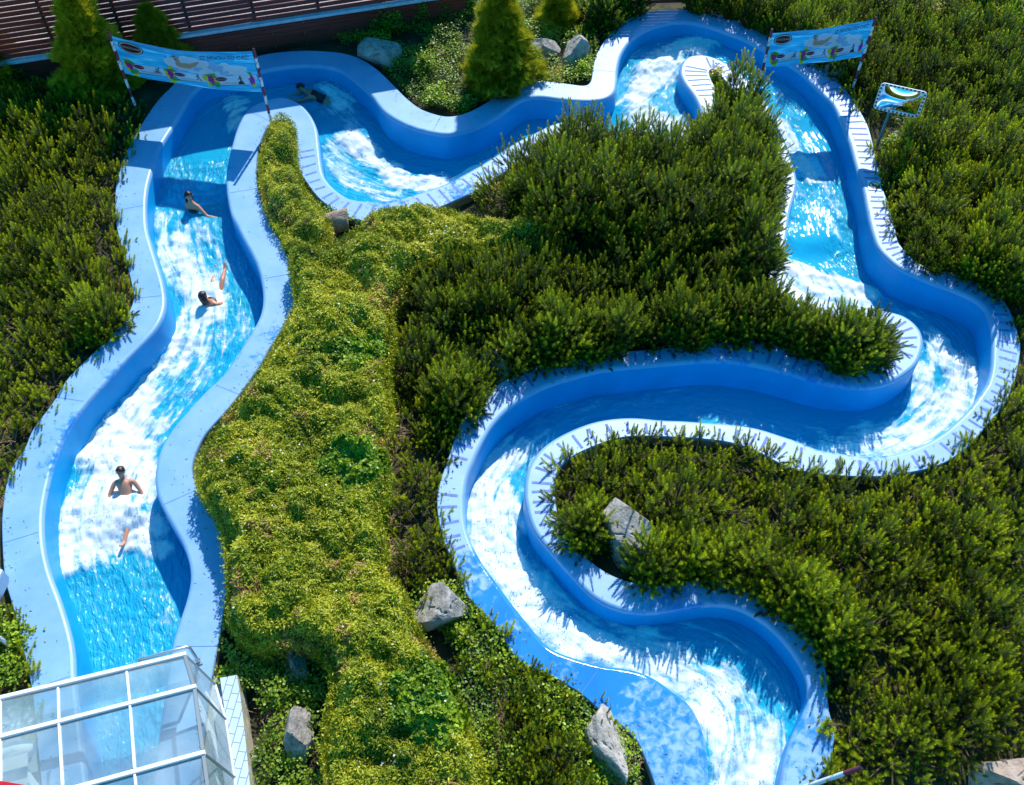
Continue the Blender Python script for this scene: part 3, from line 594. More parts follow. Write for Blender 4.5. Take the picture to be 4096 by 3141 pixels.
for k, s in enumerate(posts):
    m_ = MB(); m_.beam(loc(wl(s, -0.06, ZT + 0.1), fence), loc(wl(s, -0.06, ZT + 0.1 + NS * 0.135), fence), 0.09, 0.09, up=kn); m_.build('post', M_woodd, fence)
    if k < len(posts) - 1:
        m_ = MB()
        for j in range(NS):
            z = ZT + 0.16 + j * 0.135
            a = wl(s + 0.01, -0.005, z + random.uniform(-.005, .005)); b_ = wl(posts[k + 1] - 0.01, -0.005, z + random.uniform(-.005, .005))
            m_.beam(loc(a, fence), loc(b_, fence), 0.030, 0.114, ch=0.08)
        m_.build('slat_panel', M_wood, fence)
f2 = empty('slatted_fence', P(2640, -2, 0.0))
tag(f2, 'short stretch of brown plank fence behind the top of the curving rim', 'fence')
for k in range(3):
    a = P(2380 + k * 190, 8 - k * 6, 0.1); m_ = MB(); m_.beam(loc(a + Vector((0, 0, -.3)), f2), loc(a + Vector((0, 0, 1.6)), f2), 0.09, 0.09, up=(0, 1, 0)); m_.build('post', M_woodd, f2)
m_ = MB()
for j in range(11):
    m_.beam(loc(P(2380, 8, 0.1) + Vector((0, -.06, j * .135)), f2), loc(P(2760, -4, 0.1) + Vector((0, -.06, j * .135)), f2), 0.026, 0.11, ch=0.1)
m_.build('slat_panel', M_wood, f2)

# ------------------------------------------------------------------ foliage generators
def frames(dirs):
    """rotation matrices whose z axis is dirs (n,3), random spin"""
    n = len(dirs); z = dirs / np.sqrt((dirs ** 2).sum(1))[:, None]
    a = np.where(np.abs(z[:, 2:3]) < 0.9, np.array([[0, 0, 1.0]]), np.array([[1.0, 0, 0]]))
    x = np.cross(a, z); x /= np.sqrt((x ** 2).sum(1))[:, None]; y = np.cross(z, x)
    th = rng.rand(n) * 2 * np.pi; c, s = np.cos(th)[:, None], np.sin(th)[:, None]
    x2 = x * c + y * s; y2 = -x * s + y * c
    return np.stack([x2, y2, z], 2)      # columns
def place(template, tt, pos, R, sc):
    """template (k,3) placed n times -> (n*k,3)"""
    V = np.einsum('nij,kj->nki', R, template) * sc[:, None, None] + pos[:, None, :]
    return V.reshape(-1, 3)

def needle_template(n=46, L=0.20, nl=0.052, wd=0.0075, seed=1):
    r = np.random.RandomState(seed); V = []; tt = []
    for i in range(n):
        t = (i + 0.5) / n; az = i * 2.39996 + r.rand() * 0.5; el = math.radians(58 - 34 * t + r.uniform(-8, 8))
        ln = nl * (1.0 - 0.3 * t) * r.uniform(0.8, 1.15)
        b = np.array([0.004 * math.cos(az), 0.004 * math.sin(az), t * L])
        d = np.array([math.cos(az) * math.sin(el), math.sin(az) * math.sin(el), math.cos(el)])
        s = np.array([-math.sin(az), math.cos(az), 0]) * wd / 2
        V += [b - s, b + s, b + d * ln]; tt += [t * 0.3, t * 0.3, t * 0.3 + 0.25]  # needle bases painted dark as inner shade, new-growth tips bright as highlights
    for i in range(4):
        az = i * 1.6; s = np.array([-math.sin(az), math.cos(az), 0]) * 0.008; b = np.array([0, 0, L * 0.88])
        V += [b - s, b + s, b + np.array([0.012 * math.cos(az), 0.012 * math.sin(az), 0.06])]; tt += [0.5, 0.5, 0.8]
    return np.array(V), np.array(tt)
NT = [needle_template(56, 0.22, 0.066, 0.012, seed=1), needle_template(44, 0.16, 0.064, 0.013, seed=2), needle_template(66, 0.30, 0.062, 0.012, seed=3)]

def pine_meshes(k, R=0.8, Hc=0.8, longs=0.3):
    r = np.random.RandomState(100 + k); C = []; tries = 0; nl = int(20 * (R / .8) ** 2) * (4 if (Hc > .95 and R < .6) else 1); sep = .15 if (Hc > .95 and R < .6) else .30
    while len(C) < nl and tries < 4000:
        tries += 1; a = r.rand() * 2 * np.pi; rr = R * 0.88 * math.sqrt(r.rand()); p = np.array([rr * math.cos(a), rr * math.sin(a)])
        hz = Hc * ((1 - (rr / (R * 1.04)) ** 2) ** 0.55 * r.uniform(0.50, 1.15)) + 0.08
        if all(((p - c[:2]) ** 2).sum() + 0.35 * (hz - c[2]) ** 2 > sep ** 2 for c in C): C.append(np.array([p[0], p[1], hz, r.uniform(0.12, 0.19)]))
    if Hc > 0.95:      # branches low on the flank of the tall ones
        for q in range(int(18 * R * Hc)):
            a = r.rand() * 2 * np.pi; hz = r.uniform(.15, .7) * Hc; C.append(np.array([R * .86 * math.cos(a), R * .86 * math.sin(a), hz, 0.12]))
    pos = []; dr = []; sc = []; tn = []; typ = []
    for c in C:
        n = int(r.randint(9, 14)); ct = r.uniform(-0.14, 0.18); out = np.array([c[0], c[1], 0]) / R; lr = c[3]
        for i in range(n):
            a = i * 2.4 + r.rand() * .6; q = math.sqrt((i + 0.3) / n); o2 = np.array([q * math.cos(a), q * math.sin(a), 0]) * lr
            base = np.array([c[0], c[1], c[2] - 0.22]) + o2 * 0.8 + np.array([0, 0, -0.22 * q * q + r.uniform(-0.03, 0.03)])
            pos.append(base); d = np.array([0, 0, 1.0]) + out * 0.45 + o2 * 4.2 + r.normal(0, 0.07, 3); dr.append(d)
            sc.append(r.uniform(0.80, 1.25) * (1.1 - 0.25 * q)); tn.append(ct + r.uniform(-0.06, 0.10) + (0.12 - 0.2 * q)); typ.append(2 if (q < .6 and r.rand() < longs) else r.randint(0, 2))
        for i in range(3):      # side shoots down the flank of the branch
            a = r.rand() * 2 * np.pi; q = lr * r.uniform(0.5, 1.1)
            pos.append(np.array([c[0] + q * math.cos(a), c[1] + q * math.sin(a), c[2] - r.uniform(0.38, 0.66)])); dr.append(out * 0.9 + np.array([math.cos(a), math.sin(a), 0.9]) + r.normal(0, 0.15, 3))
            sc.append(r.uniform(0.8, 1.2)); tn.append(ct - 0.15); typ.append(1)
    pos = np.array(pos); dr = np.array(dr); sc = np.array(sc); tn = np.array(tn); typ = np.array(typ)
    ok = pos[:, 2] > -0.02; pos, dr, sc, tn, typ = pos[ok], dr[ok], sc[ok], tn[ok], typ[ok]
    VV = []; TT = []
    for ty in range(3):
        kx = typ == ty; tv, ttt = NT[ty]
        if not kx.any(): continue
        V = place(tv, None, pos[kx], frames(dr[kx]), sc[kx]); VV.append(V)
        TT.append((np.tile(ttt, kx.sum()) + np.repeat(tn[kx], len(tv)) + r.uniform(-0.05, 0.05, kx.sum() * len(tv))))
    V = np.vstack(VV); tt = np.clip(np.concatenate(TT), 0, 1); F = np.arange(len(V)).reshape(-1, 3)
    b = MB()
    for c in C:
        m1 = Vector((c[0] * 0.35, c[1] * 0.35, c[2] * 0.25)); b.tube([(0, 0, -0.05), m1, Vector((c[0] * .8, c[1] * .8, c[2] * .55)), Vector(c[:3]) - Vector((0, 0, 0.1))], [0.022, 0.016, 0.011, 0.006], n=5, cap=False)
    return V, F, tt, b

PINE = []
specs = [(0.80, 0.75), (0.72, 0.90), (0.68, 0.65), (0.85, 0.85), (0.62, 0.80), (0.75, 0.60), (0.46, 0.50), (0.46, 1.1), (0.50, 1.45), (0.80, 1.6), (0.75, 1.3), (0.5, 1.85)]
for k, (R, Hc) in enumerate(specs):
    V, F, tt, b = pine_meshes(k, R, Hc, longs=0.3 if Hc < 1 else .6)
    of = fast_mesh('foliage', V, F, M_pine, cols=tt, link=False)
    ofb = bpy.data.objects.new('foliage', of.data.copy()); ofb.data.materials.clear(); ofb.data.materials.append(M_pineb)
    me = bpy.data.meshes.new('stem'); me.from_pydata(b.v, [], b.f); me.materials.append(M_bark); os_ = bpy.data.objects.new('stem', me)
    PINE.append((of, ofb, os_, R))

def add_pine(x, y, var, scale, adj, group, cool=False, zoff=0.0, rz=0, sz=1.0):
    r = empty('dwarf_pine', (x, y, -0.22 + zoff), rz); r.scale = (scale, scale, scale * sz)
    tag(r, None, 'pine shrub', group); PINES.append((r, adj))
    f = PINE[var][1 if cool else 0].copy(); COL.objects.link(f); f.parent = r
    s = PINE[var][2].copy(); COL.objects.link(s); s.parent = r
    return r
PINES = []
def zone(poly, spacing, adj, group, cool=False, zp=0.45, scale=(0.95, 1.15), over=0.16, avoid=(), vars_=(0, 1, 2, 3, 4, 5), sz=(0.72, 1.28), zoff=0.0, seed=1, edge=0.72, tall=(6, 7), mound=0.0):
    wp = np.array([tuple(P(a, b, zp))[:2] for a, b in poly]); r = random.Random(seed)
    mn = wp.min(0); mx = wp.max(0); mine = []
    def bad(x, y): return any((x - a) ** 2 + (y - b) ** 2 < c * c for a, b, c in avoid)
    # a row that follows the rim, then the interior
    B = CH_OUT; n = len(B); last = None
    d2 = normals2(CH_OUT, 1.0); cand = []
    for sgn in (1, -1):
        q = CH_OUT + d2 * sgn * 0.34; cand.append(q)
    cand = np.vstack(cand); okc = in_poly(cand, wp) & ~in_poly(cand, CH_OUT_c); cand = cand[okc]
    if len(cand): dc = dist_line(cand, CH_OUT_c, True); cand = cand[dc > 0.28]
    for x, y in cand:
        if bad(x, y) or any((x - a) ** 2 + (y - b) ** 2 < edge * edge for a, b in mine): continue
        rim = CH_OUT[((CH_OUT - np.array([x, y])) ** 2).sum(1).argmin()]; dy_ = rim[1] - y
        v = r.choice(tall) if ((dy_ < -0.12 or 11 in tall) and tall) else r.choice((4, 6, 6)); s = (0.34 + over) / PINE[v][3] * r.uniform(.9, 1.1); z_ = r.uniform(.9, 1.1) / (s if v in (7, 8, 11) else 1)
        add_pine(x, y, v, s, adj, group, cool, zoff, r.random() * 6.28, z_); mine.append((x, y))
    rows = []; yy = mn[1]; row = 0
    while yy < mx[1]:
        xx = mn[0] + (spacing / 2 if row % 2 else 0)
        while xx < mx[0]:
            rows.append((xx + r.uniform(-.2, .2) * spacing, yy + r.uniform(-.2, .2) * spacing)); xx += spacing
        yy += spacing * 0.87; row += 1
    rows = np.array(rows); ok = in_poly(rows, wp) & ~in_poly(rows, CH_OUT_c); d = dist_line(rows, CH_OUT_c, True)
    for (x, y), o, dd in zip(rows, ok, d):
        if not o or dd < 0.42 or bad(x, y): continue
        if any((x - a) ** 2 + (y - b) ** 2 < (spacing * .62) ** 2 for a, b in mine): continue
        v = r.choice(vars_); s = r.uniform(*scale); s = min(s, (dd + over) / PINE[v][3])
        add_pine(x, y, v, s, adj, group, cool, zoff + mound * min(max(dd - .3, 0), 1), r.random() * 6.28, r.uniform(*sz) * (1.15 if s < .8 else 1)); mine.append((x, y))
def W(x, y, r, z=0.2):
    p = P(x, y, z); return (p.x, p.y, r)

ROCKS_AVOID = [W(2500, 2130, .46), W(2510, 2220, .40), W(2565, 1345, .42), W(2000, 1480, .45), W(4010, 3100, .8), W(4080, 1830, .3), W(1775, 2440, .55), W(1190, 2640, .4), W(2440, 2970, .5), W(3340, 300, .5), W(3500, 560, .35)]
zone([(-100,330),(120,300),(300,350),(420,350),(560,470),(470,620),(440,800),(455,960),(500,1130),(450,1290),(330,1430),(180,1600),(90,1740),(-60,1860),(-100,1860)], 0.84,
     'yellowish green', 'pines left of the left channel', seed=3)
zone([(-60,2250),(10,2330),(60,2480),(110,2620),(125,2760),(-60,2900)], 0.7, 'small', 'pines at bottom left edge', seed=5)
zone([(2090,690),(2170,620),(2260,560),(2330,510),(2400,430),(2640,430),(2760,520),(2860,560),(2870,470),(2860,380),(2850,270),(2870,250),(2960,300),(3040,420),(3110,600),(3100,760),(3060,860),(3040,1000),(3050,1060),(2700,1040),(2300,960),(2200,900),(2020,850),(1990,760)], 0.78,
     'tall dark', 'pines on the upper central mound', cool=True, scale=(1.0, 1.2), avoid=ROCKS_AVOID, seed=11, sz=(.9, 1.15), tall=(8, 11), over=.22, mound=.5, vars_=(9, 10, 1, 3, 10))
zone([(1760,1080),(1900,1010),(2200,980),(2700,1060),(3060,1080),(3160,1160),(3330,1200),(3480,1220),(3590,1300),(3540,1400),(3400,1400),(3200,1340),(3000,1300),(2700,1300),(2400,1310),(2200,1340),(2050,1410),(1900,1510),(1720,1480),(1650,1400),(1660,1200)], 0.80,
     'dark', 'pines above the middle bend', cool=True, avoid=ROCKS_AVOID, seed=12, scale=(.9, 1.1), sz=(.95, 1.25), edge=.50, mound=.25, tall=(8, 7, 8), over=.2, vars_=(0, 1, 3, 4, 10))
zone([(1620,1390),(1780,1450),(1860,1560),(1830,1720),(1770,1870),(1720,1990),(1740,2150),(1790,2300),(1720,2360),(1600,2280),(1590,2100),(1590,1700)], 0.58,
     'narrow dark', 'pines between hedge and channel', avoid=ROCKS_AVOID, seed=13, scale=(.8, 1.05), vars_=(4, 1, 4, 2), edge=.6)
zone([(2240,1860),(2330,1780),(2480,1720),(2700,1720),(2920,1750),(3100,1840),(3300,1890),(3650,1870),(3800,1860),(3920,1760),(4030,1650),(4150,1500),(4250,1500),(4250,2500),(3350,2500),(3220,2480),(3080,2380),(2900,2310),(2650,2340),(2450,2280),(2330,2180),(2250,2050)], 0.86,
     'bright green', 'pines on the right slope, upper part', avoid=ROCKS_AVOID, seed=14, over=.2, tall=(7,), edge=.55)
zone([(3280,2500),(4220,2500),(4220,3220),(3300,3220),(3350,2950),(3330,2800),(3310,2620)], 0.84,
     'bright green', 'pines on the right slope, lower part', avoid=ROCKS_AVOID, seed=15, over=.2, tall=(7,), edge=.6)
zone([(3510,640),(3560,560),(3680,470),(3900,470),(4250,520),(4250,1400),(4120,1300),(4060,1180),(3900,1090),(3700,1030),(3620,940),(3500,820)], 0.86,
     'green', 'pines on the right bank', seed=16, tall=(8, 9), edge=.54, vars_=(1, 3, 9, 10), avoid=ROCKS_AVOID)
zone([(2780,-60),(2960,20),(3120,100),(3300,230),(3420,340),(3520,440),(3640,360),(3900,420),(4250,460),(4250,150),(4000,60),(3800,-80)], 0.92,
     'shaded', 'pines behind the second banner', cool=True, seed=17, avoid=ROCKS_AVOID, tall=(8,), vars_=(0, 1, 3, 10))
zone([(2120,-60),(2200,-60),(2560,-60),(2500,0),(2420,60),(2350,100),(2330,60),(2200,40)], 0.85, 'dark', 'pines at the top middle', cool=True, seed=18)
zone([(1840,2440),(1960,2560),(2060,2650),(2200,2730),(2330,2800),(2420,2880),(2340,2960),(2250,2900),(2100,2800),(1960,2700),(1850,2600)], 0.72,
     'small', 'small pines under the lower rim', seed=19, scale=(.6, .8), avoid=ROCKS_AVOID, edge=.62)
zone([(1970,2750),(2200,2880),(2330,3000),(2360,3190),(1990,3190),(1950,2960)], 0.72, 'low', 'low pines at the bottom edge', seed=20, scale=(.7, .95), avoid=ROCKS_AVOID)

# say which pine is which by the nearest landmark
def proj(X, Y, Z):
    dz = Z - H; dep = Y * math.sin(T) - dz * math.cos(T); dn = -Y * math.cos(T) - dz * math.sin(T)
    return 2048 + FPX * X / dep, 1570.5 + FPX * dn / dep
LM = [((490, 420), 'the left pole of the left banner'), ((470, 830), 'the left rim beside the girl'), ((530, 1180), 'the sharp kink of the left rim'), ((210, 1640), 'the left rim where it swings outward'), ((20, 2000), 'the leftmost bulge of the left rim'),
      ((2300, 520), 'the upper rim above the hedge tip'), ((2760, 260), 'the tip of the island rim'), ((3015, 370), 'the left pole of the right banner'), ((3150, 900), 'the inner rim of the right channel'), ((2560, 1300), 'the shaded grey rock'), ((2000, 1490), 'the flat brownish rock'), ((3650, 1400), 'the rounded rim end in the big right bend'),
      ((1700, 1000), 'the corner of the broad hedge'), ((1760, 1950), 'the left rim of the middle bend'), ((1780, 2440), 'the angular grey boulder by the hedge'), ((2500, 2120), 'the large light grey boulder'), ((3000, 1800), 'the lower rim of the big right bend'), ((3850, 1780), 'the lower right corner of the big bend'), ((4085, 1840), 'the pale rock at the right edge'),
      ((3200, 2560), 'the shaded rim of the last bend'), ((3310, 2950), 'the wet right rim at the bottom'), ((3440, 3075), 'the open end of the leaning pole'), ((4020, 3120), 'the large beige boulder'), ((3590, 385), 'the traffic mirror'), ((3500, 745), 'the square footprint sign'), ((3800, 1090), 'the outer rim above the big right bend'), ((4060, 1350), 'the rightmost point of the rim'),
      ((3440, 250), 'the right pole of the right banner'), ((2950, 70), 'the topmost rim'), ((2400, 160), 'the rim corner by the limestone boulder'), ((4000, 40), 'the bright hedge in the top corner'), ((2440, 2980), 'the pale boulder near the bottom'), ((2100, 2700), 'the wide lower rim'), ((3700, 110), 'the sunlit yellow-green shrub'), ((60, 2560), 'the light green bush at the left edge')]
cells = {}
for r_, adj in PINES:
    x, y = proj(r_.location.x, r_.location.y, 0.3); d = [((x - a[0][0]) ** 2 + (y - a[0][1]) ** 2, i) for i, a in enumerate(LM)]; dd, i = min(d)
    ax, ay = LM[i][0]; q = ('right of' if x > ax else 'left of') if abs(x - ax) > abs(y - ay) else ('below' if y > ay else 'above')
    cells.setdefault((i, q), []).append((dd, r_.name, r_, adj))
ORD = ['nearest', 'second', 'third', 'fourth', 'fifth', 'sixth', 'seventh', 'eighth', 'ninth', 'tenth', 'eleventh', 'twelfth', 'thirteenth', 'fourteenth', 'fifteenth']
for (i, q), L_ in cells.items():
    L_.sort(key=lambda t: t[0])
    for k, (_, _, r_, adj) in enumerate(L_): r_['label'] = '%s %s pine shrub %s %s' % (ORD[min(k, 14)], adj, q, LM[i][1])
assert len(PINES) <= 300, len(PINES)

# ---------------------------------------------------------------- leafy things
LANCE = (np.array([[0, 0, 0], [0.011, 0.025, 0.004], [0, 0.062, 0], [-0.011, 0.025, 0.004]]), np.array([[0, 1, 2], [0, 2, 3]]))
ROUND = (np.array([[0, 0, 0], [0.026, 0.014, 0.006], [0.022, 0.040, 0.004], [0, 0.058, 0], [-0.022, 0.040, 0.004], [-0.026, 0.014, 0.006]]), np.array([[0, 1, 2], [0, 2, 3], [0, 3, 4], [0, 4, 5]]))
def leaves(pos, up, template, sc, tint, spread=0.6):
    """leaf quads at pos with facing normals near 'up'"""
    n = len(pos); nrm = up + rng.normal(0, spread, (n, 3)); R = frames(nrm)
    tv, tf = template; V = place(tv, None, pos, R, sc); k = len(tv)
    F = (tf[None] + (np.arange(n) * k)[:, None, None]).reshape(-1, 3)
    return V, F, np.repeat(tint, k)
def merge(parts):
    V = []; F = []; T_ = []; b = 0
    for v, f, t in parts: V.append(v); F.append(f + b); T_.append(t); b += len(v)
    return np.vstack(V), np.vstack(F), np.concatenate(T_)

def hedge(poly, zp, height, dens, name, label, cat, mix=None, flowers=0, step=0.10, edge=0.30, ground=-0.2, seed=1, scl=(0.8, 1.35), round_at=None):
    root = empty(name, tuple(P(*poly[0], 0))[:2] + (ground,)); rx, ry = root.location.x, root.location.y
    wp = np.array([tuple(P(a, b, zp))[:2] for a, b in poly])
    # smooth outline
    for _ in range(2):
        wp = np.stack([0.75 * wp + 0.25 * np.roll(wp, -1, 0), 0.25 * wp + 0.75 * np.roll(wp, -1, 0)], 1).reshape(-1, 2)
    wp += (fbm(wp[:, 0] * 2, wp[:, 1] * 2, seed, 2)[:, None] - 0.5) * 0.14
    mn = wp.min(0); mx = wp.max(0)
    def top(p):
        d = dist_line(p, wp, True); e = np.clip(d / edge, 0, 1); prof = np.sqrt(1 - (1 - e) ** 2)
        lump = (fbm(p[:, 0] * 1.4, p[:, 1] * 1.4, seed + 3, 3) - 0.5) * 0.85 + (fbm(p[:, 0] * 4.5, p[:, 1] * 4.5, seed + 5, 2) - 0.5) * 0.16
        return ground + 0.05 + (height + lump) * prof, d
    # inner twiggy body
    xs = np.arange(mn[0], mx[0] + step, step); ys = np.arange(mn[1], mx[1] + step, step); GX, GY = np.meshgrid(xs, ys); gp_ = np.stack([GX.ravel(), GY.ravel()], 1)
    ins = in_poly(gp_, wp); z, _ = top(gp_); z = np.where(ins, z - 0.12, ground); I = ins.reshape(GX.shape); cell = I[:-1, :-1] | I[1:, 1:] | I[1:, :-1] | I[:-1, 1:]
    idx = np.arange(GX.size).reshape(GX.shape); q = np.stack([idx[:-1, :-1][cell], idx[:-1, 1:][cell], idx[1:, 1:][cell], idx[1:, :-1][cell]], 1)
    used, inv = np.unique(q, return_inverse=True)
    fast_mesh('twigs', np.c_[gp_[used][:, 0] - rx, gp_[used][:, 1] - ry, z[used] - ground], inv.reshape(-1, 4), M_hbody, root, smooth=True)
    area = in_poly(gp_, wp).sum() * step * step; n = int(area * dens * 1.0)
    p = np.empty((0, 2))
    while len(p) < n:
        c = mn + rng.rand(n * 2, 2) * (mx - mn); p = np.vstack([p, c[in_poly(c, wp)]])
    p = p[:n]
    # extra leaves on the flanks
    per = []; W2 = np.vstack([wp, wp[:1]])
    for i in range(len(wp)):
        L_ = np.sqrt(((W2[i + 1] - W2[i]) ** 2).sum()); kk = rng.poisson(L_ * dens * 0.35)
        t = rng.rand(kk, 1); per.append(W2[i] * (1 - t) + W2[i + 1] * t)
    per = np.vstack(per); cen = wp.mean(0); per = per + rng.normal(0, 0.035, per.shape)
    zt, d = top(p); dep = rng.exponential(0.035, n); tuft = fbm(p[:, 0] * 11, p[:, 1] * 11, seed + 9, 2)
    pos = np.c_[p, zt - np.minimum(dep, 0.14) + (tuft - 0.5) * 0.13]
    pf = np.c_[per, ground + rng.rand(len(per)) * height * 0.85]
    pos = np.vstack([pos, pf])
    # surface normal of the mound
    e = 0.05; z1, _ = top(pos[:, :2] + [e, 0]); z2, _ = top(pos[:, :2] + [0, e]); z0, _ = top(pos[:, :2])
    up = np.c_[-(z1 - z0) / e * 0.5, -(z2 - z0) / e * 0.5, np.ones(len(pos))]; up = up / np.sqrt((up ** 2).sum(1))[:, None]
    patch = fbm(pos[:, 0] * 1.1, pos[:, 1] * 1.1, seed + 20, 3); pt2 = fbm(pos[:, 0] * 6, pos[:, 1] * 6, seed + 21, 3)
    tint = np.clip(0.42 + (patch - 0.5) * 0.7 + (pt2 - 0.5) * 0.6 + rng.normal(0, 0.13, len(pos)), 0, 0.93)
    dry = (fbm(pos[:, 0] * 2.3, pos[:, 1] * 2.3, seed + 30, 3) > 0.70) & (rng.rand(len(pos)) < 0.45); tint = np.where(dry, 1.0, tint)
    up = np.where(rng.rand(len(pos), 1) < 0.5, up, up * 0.5 + rng.normal(0, 0.4, up.shape))
    sc = rng.uniform(*scl, len(pos))
    rd = np.zeros(len(pos), bool)
    if round_at is not None:
        f = np.zeros(len(pos))
        for (a, b), r in round_at:
            c = np.array(tuple(P(a, b, zp))[:2]); f = np.maximum(f, 1.25 - np.sqrt(((pos[:, :2] - c) ** 2).sum(1)) / r)
        rd = (f + (fbm(pos[:, 0] * 3, pos[:, 1] * 3, 77, 3) - 0.5) * 1.2) > 0.45
    pos[:, 0] -= rx; pos[:, 1] -= ry; pos[:, 2] -= ground
    V, F, tt = leaves(pos[~rd], up[~rd], LANCE, sc[~rd], tint[~rd], 0.5)
    # lance leaves rise like little blades: lift tips
    fast_mesh('foliage', V, F, M_hedge, root, cols=tt)
    if rd.any():
        V, F, tt = leaves(pos[rd], up[rd], ROUND, sc[rd] * 0.95, np.clip(tint[rd] + 0.1, 0, 1), 0.38)
        fast_mesh('ivy_foliage', V, F, M_ivy, root, cols=tt)
    if flowers:
        k = rng.randint(0, n, flowers * 6); cl = fbm(p[k, 0] * 1.6, p[k, 1] * 1.6, seed + 40, 3) > 0.55; k = k[cl][:flowers]
        fp = np.c_[p[k, 0] - rx, p[k, 1] - ry, zt[k] - ground + 0.02]
        V, F, tt = leaves(fp, np.tile([0, 0, 1.0], (len(k), 1)), ROUND, rng.uniform(0.4, 0.75, len(k)), np.ones(len(k)), 0.3)
        fast_mesh('blossom', V, F, M_flower, root, cols=tt)
    tag(root, label, cat)
    return root
M_hbody = mat('hedge_twigs', (0.045, 0.05, 0.014), 0.95, var=0.5, vscale=25)

hedge([(1104,420),(1150,432),(1165,520),(1175,600),(1195,690),(1250,770),(1305,850),(1310,905),(1280,950),(1220,965),(1150,965),(1110,900),(1058,810),(1026,700),(1032,600),(1062,500)], 0.45, 0.55, 4200, 'hedge',
      'narrow clipped yellow-green hedge tapering to a tip below the first banner', 'hedge', seed=2, edge=0.22, scl=(0.7, 1.1))
hedge([(1150,975),(1250,960),(1340,960),(1440,885),(1500,825),(1600,808),(1750,810),(1850,835),(1950,860),(2080,880),(2230,880),(2240,950),(2060,965),(1900,985),(1740,1015),(1650,1050),(1600,1150),(1560,1210),(1575,1330),(1550,1500),(1560,1650),(1530,1760),(1560,1900),(1510,2050),(1550,2140),(1500,2260),(1620,2330),(1650,2450),(1750,2620),(1830,2760),(1880,2900),(1900,3000),(2000,3300),(1330,3300),(1310,3141),(1280,3000),(1300,2850),(1340,2700),(1290,2590),(1190,2550),(1080,2560),(1000,2575),(930,2500),(902,2400),(885,2100),(795,1970),(770,1850),(832,1740),(905,1640),(1005,1510),(1085,1380),(1160,1260),(1180,1180),(1158,1060)], 0.70, 0.95, 5600, 'hedge',
      'broad clipped yellow-green hedge filling the ground between the two channels', 'hedge', seed=4, flowers=120, edge=0.26,
      round_at=[((1430,1400), .5), ((1400,1850), .6), ((1690,2850), .7), ((1760,2700), .4)])
hedge([(3880,-60),(3960,-10),(4040,30),(4110,70),(4300,120),(4300,-20),(4120,10),(4000,-50)], 0.6, 0.85, 3600, 'hedge', 'bright yellow-green hedge cutting across the top right corner', 'hedge', seed=6, edge=0.2)

def groundcover(poly, dens, label_kind, seed=1, zb=-0.2, hgt=0.12, template=ROUND, m=None, name='ivy', scl=(0.5, 0.95), ntint=0.45):
    wp = np.array([tuple(P(a, b, zb))[:2] for a, b in poly]); mn = wp.min(0); mx = wp.max(0)
    A = 0.5 * abs(sum(wp[i][0] * wp[(i + 1) % len(wp)][1] - wp[(i + 1) % len(wp)][0] * wp[i][1] for i in range(len(wp)))); n = int(A * dens)
    c = mn + rng.rand(n * 4, 2) * (mx - mn); c = c[in_poly(c, wp)][:n]; c = c[~in_poly(c, CH_OUT_c)]
    keep = fbm(c[:, 0] * 1.7, c[:, 1] * 1.7, seed, 3) > 0.36; c = c[keep]
    z = ground_z(c[:, 0], c[:, 1]) + rng.rand(len(c)) * hgt * (0.4 + fbm(c[:, 0] * 2, c[:, 1] * 2, seed + 2, 2)) + (fbm(c[:, 0] * 1.2, c[:, 1] * 1.2, seed + 5, 2)) * hgt
    tint = np.clip(ntint + (fbm(c[:, 0] * 1.5, c[:, 1] * 1.5, seed + 7, 3) - 0.5) + rng.normal(0, 0.15, len(c)), 0, 1)
    V, F, tt = leaves(np.c_[c, z], np.tile([0, 0, 1.0], (len(c), 1)), template, rng.uniform(*scl, len(c)), tint, 0.45)
    o = fast_mesh(name, V, F, m or M_ivy, cols=tt); tag(o, label_kind, 'ground cover', kind='stuff'); return o
groundcover([(895,2480),(1350,2520),(1400,3300),(1040,3300),(1000,2900),(960,2700),(900,2640)], 1500, 'creeping ivy carpet between the glass roof and the hedge', 3, hgt=0.3)
groundcover([(1600,2300),(1860,2360),(2000,2540),(2200,2720),(2400,2860),(2540,2960),(2620,3300),(1900,3300),(1800,2900)], 1300, 'mixed ivy and low weeds below the lower rim', 9, hgt=0.25)
groundcover([(1330,170),(2400,-40),(2380,330),(2000,400),(1790,470),(1640,410),(1500,260)], 1100, 'low weeds and ivy between the fence and the upper rim', 13, hgt=0.25)
groundcover([(2000,1430),(2400,1370),(3000,1310),(3540,1420),(3300,1450),(2900,1345),(2300,1410),(2020,1520),(1900,1600),(1830,1560)], 1300, 'dark ivy fringe hanging behind the middle rim', 19, hgt=0.15, ntint=0.3)
groundcover([(0,2250),(20,2400),(120,2740),(-60,2900),(-200,2500)], 1500, 'weeds at the left edge below the rim', 21, hgt=0.3)
groundcover([(1210,780),(1330,850),(1500,900),(1330,940),(1200,900)], 1500, 'small ivy patch beside the tan rock', 25, hgt=0.2)
groundcover([(3000,-100),(4400,-100),(4400,600),(3700,600),(3450,400),(3200,180)], 500, 'low ground cover under the pines at the upper right', 27, hgt=0.15)

